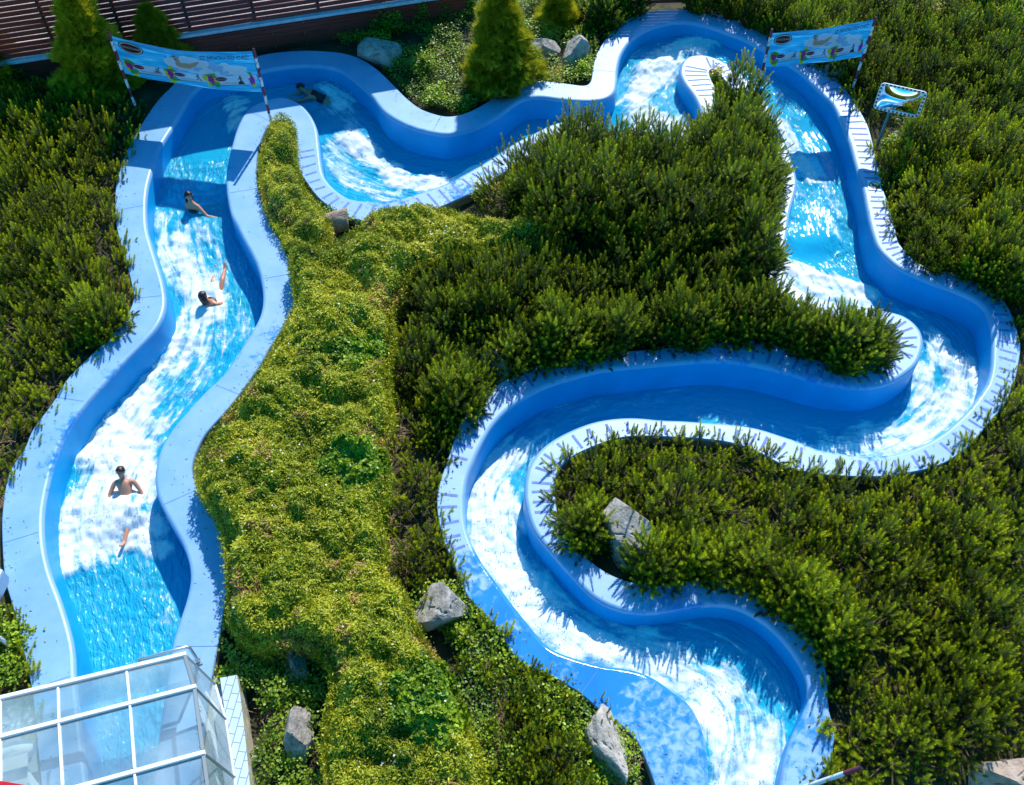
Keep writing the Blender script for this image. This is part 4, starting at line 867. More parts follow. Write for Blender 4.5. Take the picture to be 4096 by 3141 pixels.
# dry twig litter
def twigs(cx, cy, r, n, name='twig_litter', label='dry brown twigs and needles lying on the soil'):
    c = P(cx, cy, -0.2); V = []; F = []
    for i in range(n):
        a = rng.rand() * 6.28; q = r * math.sqrt(rng.rand()); p = Vector((c.x + q * math.cos(a), c.y + q * math.sin(a) * 1.4, -0.13 + rng.rand() * 0.1))
        d = Vector(rng.normal(0, 1, 3)); d.z *= 0.3; d.normalize(); L_ = rng.uniform(0.05, 0.22); s = d.cross(Vector((0, 0, 1))).normalized() * 0.004; k = len(V)
        V += [p - s, p + s, p + d * L_ + s, p + d * L_ - s]; F.append((k, k + 1, k + 2, k + 3))
    return V, F
V = []; F = []
for a in [(490,1200,.35,260),(455,1290,.3,200),(20,1750,.3,160),(20,2000,.2,120),(1580,1500,.25,200),(1570,1750,.25,250),(1560,2050,.25,250),(1590,2250,.3,220),(1960,2950,.35,420),(1980,2800,.2,160),(2500,3000,.3,200),(1130,2790,.4,220),(1560,1250,.2,100),(3420,340,.3,120)]:
    v, f = twigs(*a); b = len(V); V += v; F += [tuple(x + b for x in q) for q in f]
o = fast_mesh('twig_litter', [tuple(v) for v in V], F, M_litter); tag(o, 'dry brown twigs and needles lying between the plants', 'litter', kind='stuff')

# ---------------------------------------------------------------- conical conifers
def thuja(px, py, h, R, label, seed, n=5200):
    r = np.random.RandomState(seed); root = empty('conical_conifer', tuple(P(px, py, -0.22)))
    t = r.rand(n) ** 1.25; a = r.rand(n) * 2 * np.pi
    lob = 0.80 + 0.95 * (fbm(a * 1.6 + seed * 7, t * 9, seed, 2) - 0.5) + 0.55 * (fbm(a * 4 + seed, t * 22, seed + 3, 2) - 0.5) + r.normal(0, 0.09, n)
    rad = R * (1 - t) ** 0.62 * np.minimum(1, (t + 0.12) * 5) * lob * np.where(r.rand(n) < 0.72, 1, r.uniform(0.5, 0.95, n))
    pos = np.c_[rad * np.cos(a), rad * np.sin(a), 0.05 + t * h * 0.97]
    d = np.c_[np.cos(a) * 0.7, np.sin(a) * 0.7, np.ones(n)] + r.normal(0, 0.28, (n, 3))
    # flat feathery spray: vertical fan of 5 blades
    tv = []; tf = []; tt = []
    for k, ang in enumerate((-0.7, -0.35, 0, 0.35, 0.7)):
        L_ = 0.17 - 0.05 * abs(ang); b = len(tv); s = 0.010
        tv += [(-s * math.cos(ang), 0, s * math.sin(ang)), (s * math.cos(ang), 0, -s * math.sin(ang)), (math.sin(ang) * L_, 0.01 * k, math.cos(ang) * L_)]; tf.append((b, b + 1, b + 2)); tt += [0.25, 0.25, 0.75]
    tv = np.array(tv); tf = np.array(tf); tt = np.array(tt)
    V = place(tv, None, pos, frames(d), r.uniform(0.8, 1.4, n)); F = (tf[None] + (np.arange(n) * len(tv))[:, None, None]).reshape(-1, 3)
    tint = np.clip(np.tile(tt, n) + np.repeat(r.normal(0, 0.12, n) + (lob - 0.85) * 0.5, len(tv)), 0, 1)
    fast_mesh('crown', V, F, M_thuja, root, cols=tint)
    b = MB(); b.tube([(0, 0, -0.1), (0.01, 0, h * 0.5), (0, 0, h * 0.95)], [R * 0.1, R * 0.06, 0.006], n=8); 
    for i in range(26):
        tz = 0.08 + 0.8 * i / 26; aa = i * 2.4; rr = R * (1 - tz) ** 0.8 * 0.75
        b.tube([(0, 0, tz * h), (rr * math.cos(aa), rr * math.sin(aa), tz * h + rr * 0.7)], [0.012, 0.004], n=5, cap=False)
    b.build('trunk', M_bark, root); tag(root, label, 'conifer'); return root
thuja(430, 375, 3.1, 0.92, 'tall yellow-green conical conifer behind the left pole of the first banner', 1, 11000)
thuja(665, 280, 1.75, 0.72, 'smaller conical conifer leaning on the kerb behind the first banner', 2, 6500)
thuja(20, 340, 2.0, 0.75, 'dark conical conifer cut by the left edge of the photo', 3, 4500)
thuja(2010, 365, 2.9, 0.95, 'broad feathery conical conifer at the top middle between two rocks', 4, 13000)
thuja(2230, 110, 1.3, 0.5, 'low feathery conifer in the shade right of the broad conical one', 6, 3500)

# ---------------------------------------------------------------- leafy shrubs
def leafy(px, py, R, h, n, label, group=None, m=None, seed=1, template=ROUND, scl=(0.55, 1.0), tb=0.5, zb=-0.22, name='leafy_shrub'):
    r = np.random.RandomState(seed); root = empty(name, tuple(P(px, py, zb)))
    ns = 26; b = MB(); P_ = []; U = []
    for i in range(ns):
        a = r.rand() * 6.28; q = R * math.sqrt(r.rand()); tip = np.array([q * math.cos(a), q * math.sin(a), h * r.uniform(0.55, 1.05) * (1 - 0.45 * (q / R) ** 2)])
        mid = np.array([tip[0] * 0.35, tip[1] * 0.35, tip[2] * 0.6]); b.tube([(0, 0, -0.03), mid, tip], [0.012, 0.008, 0.003], n=5, cap=False)
        k = n // ns; t = r.rand(k) ** 0.7
        p = (1 - t)[:, None] ** 2 * np.zeros(3) + (2 * t * (1 - t))[:, None] * mid + (t ** 2)[:, None] * tip + r.normal(0, 0.055, (k, 3)) ; P_.append(p)
    p = np.vstack(P_); p[:, 2] = np.maximum(p[:, 2], 0.0)
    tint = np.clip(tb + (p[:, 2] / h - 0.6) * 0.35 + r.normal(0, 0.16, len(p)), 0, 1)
    V, F, tt = leaves(p, np.tile([0, 0, 1.0], (len(p), 1)), template, r.uniform(*scl, len(p)), tint, 0.5)
    fast_mesh('foliage', V, F, m or M_ivy, root, cols=tt); b.build('stem', M_bark, root); tag(root, label, 'shrub', group); return root
gr = 'weedy shrubs between the upper rim and the fence'
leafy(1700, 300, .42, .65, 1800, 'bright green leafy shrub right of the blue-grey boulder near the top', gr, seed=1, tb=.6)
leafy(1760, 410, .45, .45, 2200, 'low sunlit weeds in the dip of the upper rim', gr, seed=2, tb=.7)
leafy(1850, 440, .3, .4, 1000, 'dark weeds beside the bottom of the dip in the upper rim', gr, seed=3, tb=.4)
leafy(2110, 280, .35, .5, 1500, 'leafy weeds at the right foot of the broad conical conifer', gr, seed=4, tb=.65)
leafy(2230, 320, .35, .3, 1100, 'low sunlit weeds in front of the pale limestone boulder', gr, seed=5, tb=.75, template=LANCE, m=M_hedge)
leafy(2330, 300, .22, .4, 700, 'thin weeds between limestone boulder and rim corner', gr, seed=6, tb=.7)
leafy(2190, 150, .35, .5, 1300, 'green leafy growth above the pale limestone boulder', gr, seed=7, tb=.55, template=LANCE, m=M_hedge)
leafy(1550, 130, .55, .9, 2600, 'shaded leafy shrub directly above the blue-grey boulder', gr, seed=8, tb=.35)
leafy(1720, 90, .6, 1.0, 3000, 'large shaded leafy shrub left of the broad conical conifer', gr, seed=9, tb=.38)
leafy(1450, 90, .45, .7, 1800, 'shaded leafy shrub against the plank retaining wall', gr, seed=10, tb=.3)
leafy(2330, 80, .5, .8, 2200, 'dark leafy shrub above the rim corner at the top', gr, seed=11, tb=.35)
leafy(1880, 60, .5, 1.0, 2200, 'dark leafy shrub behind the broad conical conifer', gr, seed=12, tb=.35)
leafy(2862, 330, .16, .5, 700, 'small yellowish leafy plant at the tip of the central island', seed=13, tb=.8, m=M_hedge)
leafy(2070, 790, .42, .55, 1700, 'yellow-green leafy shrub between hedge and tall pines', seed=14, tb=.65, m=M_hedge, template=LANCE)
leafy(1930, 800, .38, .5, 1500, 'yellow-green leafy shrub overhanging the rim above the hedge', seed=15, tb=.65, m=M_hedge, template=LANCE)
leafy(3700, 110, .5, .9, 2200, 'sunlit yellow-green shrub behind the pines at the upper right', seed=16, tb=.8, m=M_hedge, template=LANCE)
leafy(3560, 600, .25, .5, 700, 'small leafy plant at the foot of the mirror post', seed=17, tb=.5)
leafy(1130, 2790, .35, .45, 1300, 'ivy clump on the shaded slope below the hedge', seed=18, tb=.45)
leafy(1230, 2800, .3, .35, 1000, 'ivy tuft above the tall grey boulder', seed=19, tb=.6)
leafy(915, 2715, .18, .25, 450, 'small bright green plant at the corner of the tiled wall', seed=20, tb=.8)
leafy(1850, 2560, .2, .3, 500, 'small leafy plant below the light grey boulder', seed=21, tb=.6)
leafy(3160, 1880, .16, .3, 350, 'pale leafy sprig at the rim of the big loop', seed=22, tb=.9)
leafy(90, 2560, .35, .5, 1400, 'light green leafy bush at the bottom left beside the rim', seed=23, tb=.7)
leafy(40, 2700, .4, .5, 1400, 'leafy bush touching the glass roof at the left edge', seed=24, tb=.5)
leafy(1500, 3000, .01, .01, 26, 'tiny leafy seedling in the hedge', seed=25) if False else None

# ---------------------------------------------------------------- rocks
def rock(px, py, sx, sy, sz, m, label, seed, rz=0.0, cuts=9, zb=-0.25, rough=0.05):
    import bmesh
    bm = bmesh.new(); bmesh.ops.create_icosphere(bm, subdivisions=5, radius=1.0); r = random.Random(seed)
    pl = []
    for i in range(cuts):
        n = Vector((r.gauss(0, 1), r.gauss(0, 1), r.gauss(0.2, 0.8))).normalized(); pl.append((n, r.uniform(0.52, 0.82)))
    for v in bm.verts:
        p = v.co.copy()
        for n, d in pl:
            k = p.dot(n) - d
            if k > 0: p -= n * k
        v.co = p
    co = np.array([v.co[:] for v in bm.verts])
    nn = (fbm(co[:, 0] * 2 + co[:, 2] * 1.3 + seed, co[:, 1] * 2 - co[:, 2], seed, 5) - 0.5)
    cr = np.abs(fbm(co[:, 0] * 1.3 - co[:, 2], co[:, 1] * 1.3 + co[:, 2] * .7, seed + 8, 3) - 0.5)
    crack = -0.10 * np.exp(-(cr / 0.012) ** 2)
    for v, a, b in zip(bm.verts, nn, crack): v.co *= 1 + a * rough * 4 + b
    me = bpy.data.meshes.new('rock'); 
    for v in bm.verts: v.co = Vector((v.co.x * sx, v.co.y * sy, v.co.z * sz))
    bm.to_mesh(me); bm.free(); me.materials.append(m)
    me.polygons.foreach_set('use_smooth', [True] * len(me.polygons))
    o = bpy.data.objects.new('boulder', me); COL.objects.link(o); p = P(px, py, zb); o.location = (p.x, p.y, zb + sz * 0.45); o.rotation_euler = (0, 0, rz)
    if hasattr(me, 'set_sharp_from_angle'): me.set_sharp_from_angle(angle=math.radians(28))
    tag(o, label, 'boulder'); return o
rock(2515, 2170, .60, .66, .72, M_rockp if False else M_rock, 'large angular light grey boulder among pines inside the big loop', 5, rz=0.5, cuts=11)
rock(1775, 2455, .52, .52, .50, M_rock, 'angular grey boulder between the hedge and the lower rim', 6, rz=0.2)
rock(1530, 250, .62, .50, .55, M_rock, 'blue-grey cracked boulder left of the weeds near the top', 8, rz=0.1)
rock(2295, 260, .46, .36, .58, M_rockp, 'pale limestone boulder beside the rim corner near the top', 9, rz=0.4, cuts=8)
rock(2170, 225, .48, .32, .42, M_rockp, 'pale flat limestone boulder partly under weeds near the top', 19, rz=0.1)
rock(1345, 905, .56, .30, .34, M_rockt, 'tan wedge-shaped rock poking out between the two hedges', 10, rz=0.35)
rock(2568, 1335, .34, .26, .50, M_rock, 'shaded grey rock beneath the pines above the middle rim', 11)
rock(1985, 1485, .52, .40, .40, M_rockt, 'flat brownish rock in shade above the left end of the middle bend', 12, rz=-0.5)
rock(1195, 2680, .26, .40, .30, M_rock, 'shaded grey rock in the hollow below the hedge', 13, rz=0.4)
rock(1205, 2965, .26, .46, .60, M_rock, 'tall narrow grey boulder standing in the ivy near the bottom', 14, rz=-0.1)
rock(2430, 3000, .32, .72, .40, M_rockp, 'pale flat boulder below the lower rim near the bottom', 15, rz=0.35)
rock(4030, 3120, .68, .45, .45, M_rockt, 'large beige boulder in the bottom right corner', 16, rz=0.1)
rock(4090, 1850, .22, .30, .35, M_rockp, 'pale rock at the right edge beside the big loop', 17)
rock(3345, 315, .45, .35, .45, M_rockt, 'brown-grey boulder under the right pole of the second banner', 18, rz=0.5)
rock(3590, 545, .14, .10, .12, M_rock, 'small grey stone behind the mirror post', 20)

# ---------------------------------------------------------------- banners
M_bbase = None
def banner_mat():
    m = bpy.data.materials.new('printed_water_banner'); m.use_nodes = True; n = m.node_tree; b = n.nodes['Principled BSDF']; L = n.links.new
    tc = n.nodes.new('ShaderNodeAttribute'); tc.attribute_name = 'uvb'
    mp = n.nodes.new('ShaderNodeMapping'); mp.inputs['Scale'].default_value = (2.2, 7, 1); L(tc.outputs['Vector'], mp.inputs[0])
    t = n.nodes.new('ShaderNodeTexNoise'); t.inputs['Scale'].default_value = 1.4; t.inputs['Detail'].default_value = 7; t.inputs['Distortion'].default_value = 1.2; L(mp.outputs[0], t.inputs[0])
    cr = n.nodes.new('ShaderNodeValToRGB'); e = cr.color_ramp.elements; e[0].position = 0.38; e[0].color = (0.004, 0.15, 0.42, 1); e[1].position = 0.74; e[1].color = (0.09, 0.45, 0.72, 1); k = e.new(0.56); k.color = (0.008, 0.25, 0.56, 1)
    L(t.outputs[0], cr.inputs[0]); L(cr.outputs[0], b.inputs[0]); b.inputs['Roughness'].default_value = 0.35
    tr = n.nodes.new('ShaderNodeBsdfTranslucent'); L(cr.outputs[0], tr.inputs[0]); ms = n.nodes.new('ShaderNodeMixShader'); ms.inputs[0].default_value = 0.45
    L(b.outputs[0], ms.inputs[1]); L(tr.outputs[0], ms.inputs[2]); L(ms.outputs[0], n.nodes['Material Output'].inputs[0]); return m
M_banner = banner_mat()
def ink(name, c, tr_=0.4):
    m = mat(name, c, 0.45); n = m.node_tree; b = n.nodes['Principled BSDF']; t = n.nodes.new('ShaderNodeBsdfTranslucent'); t.inputs[0].default_value = (*c, 1)
    ms = n.nodes.new('ShaderNodeMixShader'); ms.inputs[0].default_value = tr_; n.links.new(b.outputs[0], ms.inputs[1]); n.links.new(t.outputs[0], ms.inputs[2]); n.links.new(ms.outputs[0], n.nodes['Material Output'].inputs[0]); return m
INK = dict(slog=ink('print_slogan', (0.01, 0.015, 0.08), 0.0), white=ink('print_white', (0.72, 0.74, 0.82)), brown=ink('print_brown', (0.09, 0.015, 0.015)), black=ink('print_dark', (0.02, 0.015, 0.05)), mag=ink('print_magenta', (0.50, 0.03, 0.36)),
           grn=ink('print_green', (0.08, 0.40, 0.05)), yel=ink('print_yellow', (0.75, 0.62, 0.03)), skin=ink('print_skin', (0.62, 0.38, 0.28)), lblue=ink('print_pale_blue', (0.30, 0.55, 0.80)), navy=ink('print_navy', (0.02, 0.05, 0.22)), teal=ink('print_turquoise', (0.03, 0.42, 0.40)))

def ell(cx, cy, a, b, n=28, rot=0): return [(cx + a * math.cos(t) * math.cos(rot) - b * math.sin(t) * math.sin(rot), cy + a * math.cos(t) * math.sin(rot) + b * math.sin(t) * math.cos(rot)) for t in [2 * math.pi * i / n for i in range(n)]]
def blob(cx, cy, a, b, seed, n=40, amp=0.35):
    r = random.Random(seed); ph = [r.random() * 6.28 for _ in range(6)]
    return [(cx + a * math.cos(t) * (1 + amp * sum(math.sin(k * t + ph[k - 2]) / k for k in range(2, 7))), cy + b * math.sin(t) * (1 + amp * sum(math.sin(k * t + ph[k - 2]) / k for k in range(2, 7)))) for t in [2 * math.pi * i / n for i in range(n)]]
def bar2(a, b, w_):
    a = Vector(a); b = Vector(b); d = (b - a).normalized(); s = Vector((-d.y, d.x)) * w_ / 2
    return [tuple(a - s), tuple(b - s), tuple(b + s), tuple(a + s)]
def text_polys(txt, size, x, y, shear=0.0, align='CENTER', bold=0.0):
    cu = bpy.data.curves.new('lettering', 'FONT'); cu.body = txt; cu.size = size; cu.align_x = align; cu.align_y = 'CENTER'; cu.shear = shear; cu.resolution_u = 3; cu.offset = bold
    ob = bpy.data.objects.new('lettering', cu); COL.objects.link(ob); dg = bpy.context.evaluated_depsgraph_get()
    me = bpy.data.meshes.new_from_object(ob.evaluated_get(dg)); V = [(v.co.x + x, v.co.y + y) for v in me.vertices]; F = [tuple(p.vertices) for p in me.polygons]
    bpy.data.objects.remove(ob); bpy.data.curves.remove(cu); bpy.data.meshes.remove(me); return V, F
def fill(poly): # subdivided fill so it can follow the cloth
    tris = tessellate_polygon([[Vector((*p, 0)) for p in poly]]); return list(poly), [tuple(t) for t in tris]
def rot2(pts, cx, cy, a): c, s = math.cos(a), math.sin(a); return [(cx + (x - cx) * c - (y - cy) * s, cy + (x - cx) * s + (y - cy) * c) for x, y in pts]

def banner(name, p1, p2, ztop, zbot, sag, poles, label, belly=0.08, root_label=None, belly_dir=1):
    """p1, p2: pole feet (Vector); art laid out on a 3.4 x 1 cloth"""
    root = empty(name, (p1 + p2) / 2); r0 = root.location.copy(); r0.z = p1.z; root.location = r0
    Lx = (p2 - p1).xy.length; dx = Vector(((p2 - p1).x, (p2 - p1).y, 0)).normalized(); nrm = Vector((dx.y, -dx.x, 0))
    zt1, zt2 = ztop; zb1, zb2 = zbot
    def S_(u, v):   # u 0..1 along, v 0..1 up
        zt = zt1 * (1 - u) + zt2 * u - sag * 4 * u * (1 - u); zb = zb1 * (1 - u) + zb2 * u - sag * 0.35 * 4 * u * (1 - u)
        bel = belly * math.sin(math.pi * u) * (0.3 + 0.7 * math.sin(math.pi * (0.15 + 0.7 * v))) + 0.018 * math.sin(u * 11 + v * 2.5) * math.sin(math.pi * u) + 0.035 * math.exp(-((v - 0.93 + 0.1 * u) / 0.05) ** 2) * math.sin(math.pi * u)
        p = Vector(((p1.x + (p2.x - p1.x) * (0.015 + 0.97 * u)), (p1.y + (p2.y - p1.y) * (0.015 + 0.97 * u)), p1.z * (1 - u) + p2.z * u + zb + (zt - zb) * v))
        return p + nrm * bel * belly_dir - root.location
    nu, nv = 70, 24; V = []; UV = []
    for j in range(nv + 1):
        for i in range(nu + 1): V.append(tuple(S_(i / nu, j / nv))); UV.append((i / nu, j / nv, 0))
    F = [(j * (nu + 1) + i, j * (nu + 1) + i + 1, (j + 1) * (nu + 1) + i + 1, (j + 1) * (nu + 1) + i) for j in range(nv) for i in range(nu)]
    cloth = fast_mesh('printed_cloth', V, F, M_banner, root, smooth=True, vec={'uvb': UV})
    AW = 3.4
    def put(polys, ikey, lift, nm, fine=True):
        """polys: list of (V,F) in art coordinates (0..3.4, 0..1)"""
        import bmesh
        bm = bmesh.new()
        for V_, F_ in polys:
            vs = [bm.verts.new((x, y, 0)) for x, y in V_]
            for f in F_:
                try: bm.faces.new([vs[i] for i in f])
                except ValueError: pass
        bmesh.ops.triangulate(bm, faces=bm.faces[:])
        for _ in range(5):
            es = [e for e in bm.edges if e.calc_length() > 0.11]
            if not es: break
            bmesh.ops.subdivide_edges(bm, edges=es, cuts=1); bmesh.ops.triangulate(bm, faces=bm.faces[:])
        for v in bm.verts:
            p = S_(min(max(v.co.x / AW, 0), 1), min(max(v.co.y, 0), 1)); v.co = p + nrm * lift
        me = bpy.data.meshes.new(nm); bm.to_mesh(me); bm.free(); me.materials.append(INK[ikey]); o = bpy.data.objects.new(nm, me); COL.objects.link(o); o.parent = cloth; return o
    # swimmer picture: splash, skin
    put([fill(blob(1.75, .66, .42, .24, 3, amp=.5)), fill(blob(2.55, .56, .42, .20, 4, amp=.45)), fill(blob(2.1, .52, .5, .10, 8, amp=.4)), fill([(2.75, .62), (3.36, .42), (3.37, .30), (2.8, .42)])], 'white', .004, 'splash_print')
    for bl in ((2.42, .62, .16, .13, 9), (1.5, .42, .16, .07, 12), (2.62, .47, .10, .05, 14), (1.98, .55, .10, .06, 22)): put([fill(blob(*bl, amp=.55))], 'lblue', .006, 'spray_print')
    put([fill(blob(1.68, .60, .20, .09, 31, amp=.25)), fill(ell(1.50, .80, .075, .09, rot=.3)), fill([(1.46, .62), (1.58, .60), (1.60, .74), (1.48, .74)]), fill([(1.82, .56), (1.95, .62), (2.12, .72), (2.10, .77), (1.92, .72), (1.76, .66)])], 'skin', .008, 'swimmer_print')
    put([fill(ell(1.47, .835, .05, .022, rot=.3)), fill(ell(1.49, .755, .020, .02))], 'navy', .010, 'goggles_print')
    put([fill(blob(1.74, .50, .24, .05, 61, amp=.4))], 'white', .010, 'splash_print'); put([fill(blob(2.14, .72, .13, .08, 62, amp=.5))], 'white', .011, 'splash_print'); put([fill(blob(1.36, .70, .06, .08, 63, amp=.5))], 'white', .010, 'splash_print')
    # logo
    put([fill(ell(.40, .80, .31, .155))], 'black', .004, 'logo_print'); put([fill(ell(.40, .80, .285, .137))], 'white', .006, 'logo_print'); put([fill(ell(.40, .80, .255, .113))], 'brown', .008, 'logo_print')
    put([text_polys('CHOCOLAND', .074, .40, .80)], 'white', .010, 'logo_lettering')
    put([text_polys('SE MNOU TO DÁŠ!', .14, 2.70, .855, shear=.08)], 'slog', .010, 'slogan_lettering')
    for k, (x0, ic) in enumerate(((.12, 'bike'), (1.14, 'run'), (2.16, 'hike'))):
        y0 = .16; W_ = .98; a = .045; cx = x0 + W_ / 2; cy = y0 + .12
        def R(p): return rot2(p, cx, cy, a)
        put([fill(R([(x0 + .06, y0 - .02), (x0 + W_, y0 - .02), (x0 + W_ - .01, y0 + .03), (x0 + .08, y0 + .03)]))], 'navy', .004, 'bar_print')
        put([fill(R([(x0 + .05, y0), (x0 + W_, y0), (x0 + W_ + .01, y0 + .12), (x0 + W_, y0 + .24), (x0 + .05, y0 + .24)]))], 'white', .012, 'bar_print')
        put([fill(R(blob(x0 + .10, y0 + .11, .15, .19, 5 + k, amp=.5)))], 'yel', .014, 'bar_print')
        put([fill(R(blob(x0 + .17, y0 + .01, .11, .07, 15 + k, amp=.4))), fill(R(blob(x0 + .13, y0 + .26, .14, .05, 17 + k, amp=.4)))], 'grn', .016, 'bar_print')
        put([fill(R(blob(x0 + .10, y0 + .15, .085, .11, 25 + k, amp=.35)))], 'mag', .018, 'bar_print')
        put([fill(R(blob(x0 + .20, y0 + .05, .05, .04, 45 + k, amp=.35)))], 'teal', .020, 'bar_print')
        put([fill(R(ell(x0 + .34, y0 + .165, .14, .058)))], 'mag', .016, 'bar_print'); put([fill(R(ell(x0 + .34, y0 + .165, .122, .045)))], 'brown', .018, 'bar_print')
        V_, F_ = text_polys('CHOCOLAND', .033, x0 + .34, y0 + .166); put([(R(V_), F_)], 'white', .020, 'bar_lettering')
        V_, F_ = text_polys('SE MNOU TO DÁŠ', .040, x0 + .52, y0 + .055); put([(R(V_), F_)], 'black', .016, 'bar_lettering')
        ix = x0 + .80; iy = y0 + .14; s = []
        if ic == 'bike':
            for wx in (-.055, .055):
                o_ = ell(ix + wx, iy - .055, .042, .042, 18); i_ = ell(ix + wx, iy - .055, .030, .030, 18); s.append((o_ + i_, [(j, (j + 1) % 18, 18 + (j + 1) % 18, 18 + j) for j in range(18)]))
            for A, B in (((-.055, -.055), (-.01, 0)), ((-.01, 0), (.055, -.055)), ((-.01, 0), (.04, .01)), ((0, -.06), (.01, .02)), ((-.035, .045), (.0, .0)), ((-.035, .045), (.04, .06)), ((.04, .055), (.055, .01))): s.append(fill(bar2((ix + A[0], iy + A[1]), (ix + B[0], iy + B[1]), .016)))
            s.append(fill(ell(ix + .062, iy + .085, .02, .02, 12)))
        else:
            for A, B in (((-.0, .045), (.01, -.02)), ((.01, -.02), (.055, -.05)), ((.055, -.05), (.055, -.10)), ((.01, -.02), (-.03, -.06)), ((-.03, -.06), (-.075, -.075)), ((0, .04), (.05, .02)), ((0, .04), (-.05, .01))): s.append(fill(bar2((ix + A[0], iy + A[1]), (ix + B[0], iy + B[1]), .02)))
            s.append(fill(ell(ix + .01, iy + .075, .022, .022, 12)))
            if ic == 'hike': s.append(fill([(ix - .09, iy - .12), (ix + .09, iy - .12), (ix + .0, iy - .03)]))
        put([(R(a_), b_) for a_, b_ in s], 'black', .018, 'icon_print')
    put([fill(blob(3.24, .30, .05, .17, 51, amp=.3))], 'mag', .012, 'bar_print'); put([fill(blob(3.27, .18, .05, .05, 52, amp=.3))], 'yel', .014, 'bar_print'); put([fill(blob(3.22, .47, .05, .04, 53, amp=.3))], 'grn', .014, 'bar_print')
    tag(root, label, 'banner', 'banners spanning the channel')
    # poles: things of their own that hold the banner
    for foot, h, lb in poles:
        pr = empty('banner_pole', foot); nseg = 9; m1 = MB(); 
        for i in range(nseg):
            mm = M_purple if (nseg - i) % 2 == 1 else M_poleW; b = MB(); b.tube([(0, 0, h * i / nseg + (0.0008 if i else -.3)), (0, 0, h * (i + 1) / nseg)], 0.031, n=14, cap=(i == nseg - 1) and False); b.build('pole_section', mm, pr, True)
        b = MB(); b.tube([(0, 0, h - .02), (0, 0, h + .006)], [.031, .034], n=14, cap=False); b.tube([(0, 0, h - .012), (0, 0, h - .010)], .028, n=14); b.build('open_end', M_cord, pr)
        b = MB(); pts = []
        for i in range(120):
            t = i / 119; zc = 0.15 + t * (h - .3); pts.append((0.036 * math.cos(t * 55), 0.036 * math.sin(t * 55), zc))
        b.tube(pts, 0.0045, n=5); b.build('lacing_cord', M_cord, pr); tag(pr, lb, 'pole', 'red and white banner poles')
    return root
zf = -0.12
f1 = P(552, 455, zf); f2_ = P(1092, 520, zf)
banner('banner', f1, f2_, (2.16, 2.18), (1.16, 1.08), 0.13, [(f1, 2.28, 'red and white pole holding the left end of the left banner'), (f2_, 2.26, 'red and white pole with its foot at the tip of the narrow hedge')],
       'turquoise printed advertising banner slung across the left channel', belly=0.10)
f3 = P(3012, 385, zf); f4 = P(3402, 380, zf); 
f3 = P(3018, 360, 0.0); f3.z = zf
banner('banner', Vector((f3.x, f3.y - .28, zf)), f4, (1.90, 2.10), (0.98, 1.10), 0.03, [(Vector((f3.x, f3.y - .28, zf)), 2.02, 'red and white pole rising from the pines on the central island'), (f4, 2.17, 'red and white pole on the outer rim left of the traffic mirror')],
       'turquoise printed advertising banner slung across the upper right channel', belly=0.05)
# leaning pole at the bottom right
pr = empty('banner_pole', P(3190, 3160, -0.1)); tp = P(3446, 3070, 0.95) - pr.location
for i in range(4):
    a = tp * (i / 4); b_ = tp * ((i + 1) / 4); b = MB(); b.tube([a, b_ - tp * 0.002], 0.036, n=14, cap=False); b.build('pole_section', [M_poleW, M_poleW, M_poleW, M_purple][i], pr, True)
b = MB(); b.tube([tp * .985, tp * 1.003], [.034, .038], n=14, cap=False); b.tube([tp * .99, tp * .992], .033, n=14); b.build('open_end', M_cord, pr)
tag(pr, 'weathered white pole leaning into the picture at the bottom right', 'pole')

# ---------------------------------------------------------------- traffic mirror
def rrect(w_, h_, r, n=8):
    pts = []
    for cx, cy, a0 in ((w_ / 2 - r, h_ / 2 - r, 0), (-w_ / 2 + r, h_ / 2 - r, 90), (-w_ / 2 + r, -h_ / 2 + r, 180), (w_ / 2 - r, -h_ / 2 + r, 270)):
        for i in range(n + 1):
            a = math.radians(a0 + 90 * i / n); pts.append((cx + r * math.cos(a), cy + r * math.sin(a)))
    return pts
foot = P(3503, 598, -0.2)
# height at which the photo's bracket sits straight above the foot
best = min((abs(P(3585, 390, z).y - foot.y), z) for z in [1.0 + 0.02 * i for i in range(80)])[1]
mc = Vector((foot.x + 0.02, foot.y, best))
mr = empty('traffic_mirror', foot)
b = MB(); b.tube([(0, 0, -.2), (0, .0, best - foot.z - .2), (0, .06, best - foot.z + .1)], 0.032, n=12); b.build('post', M_teal, mr, True)
wv = Vector((.935, -.355, 0)).normalized(); dv = Vector((-.06, -.10, -1)); dv = (dv - wv * dv.dot(wv)).normalized(); nv_ = wv.cross(dv).normalized()
if nv_.y > 0: nv_ = -nv_
up_ = -dv; cc = mc - mr.location + nv_ * 0.07 + wv * 0.10
def mp3(x, y, z): return cc + wv * x + up_ * y + nv_ * z
o_ = rrect(1.02, .66, .09); i_ = rrect(.90, .54, .05); n_ = len(o_); V = [mp3(x, y, 0) for x, y in o_] + [mp3(x, y, .02) for x, y in o_] + [mp3(x, y, .02) for x, y in i_] + [mp3(x, y, .0) for x, y in i_] + [mp3(x * .9, y * .9, -.05) for x, y in o_]
F = []
for k in range(n_):
    k2 = (k + 1) % n_; F += [(k, k2, n_ + k2, n_ + k), (n_ + k, n_ + k2, 2 * n_ + k2, 2 * n_ + k), (2 * n_ + k, 2 * n_ + k2, 3 * n_ + k2, 3 * n_ + k), (4 * n_ + k, 4 * n_ + k2, k2, k)]
F.append(tuple(range(4 * n_, 5 * n_))[::-1]); fr_ = py_mesh('frame', V, F, M_white, mr)
V = []; F = []
per = [(x * .955, y * .945) for x, y in rrect(1.0, .64, .08, 8)]; per.append(per[0]); LL = [0]
for a, c in zip(per, per[1:]): LL.append(LL[-1] + math.hypot(c[0] - a[0], c[1] - a[1]))
nm = 34; LT = LL[-1]
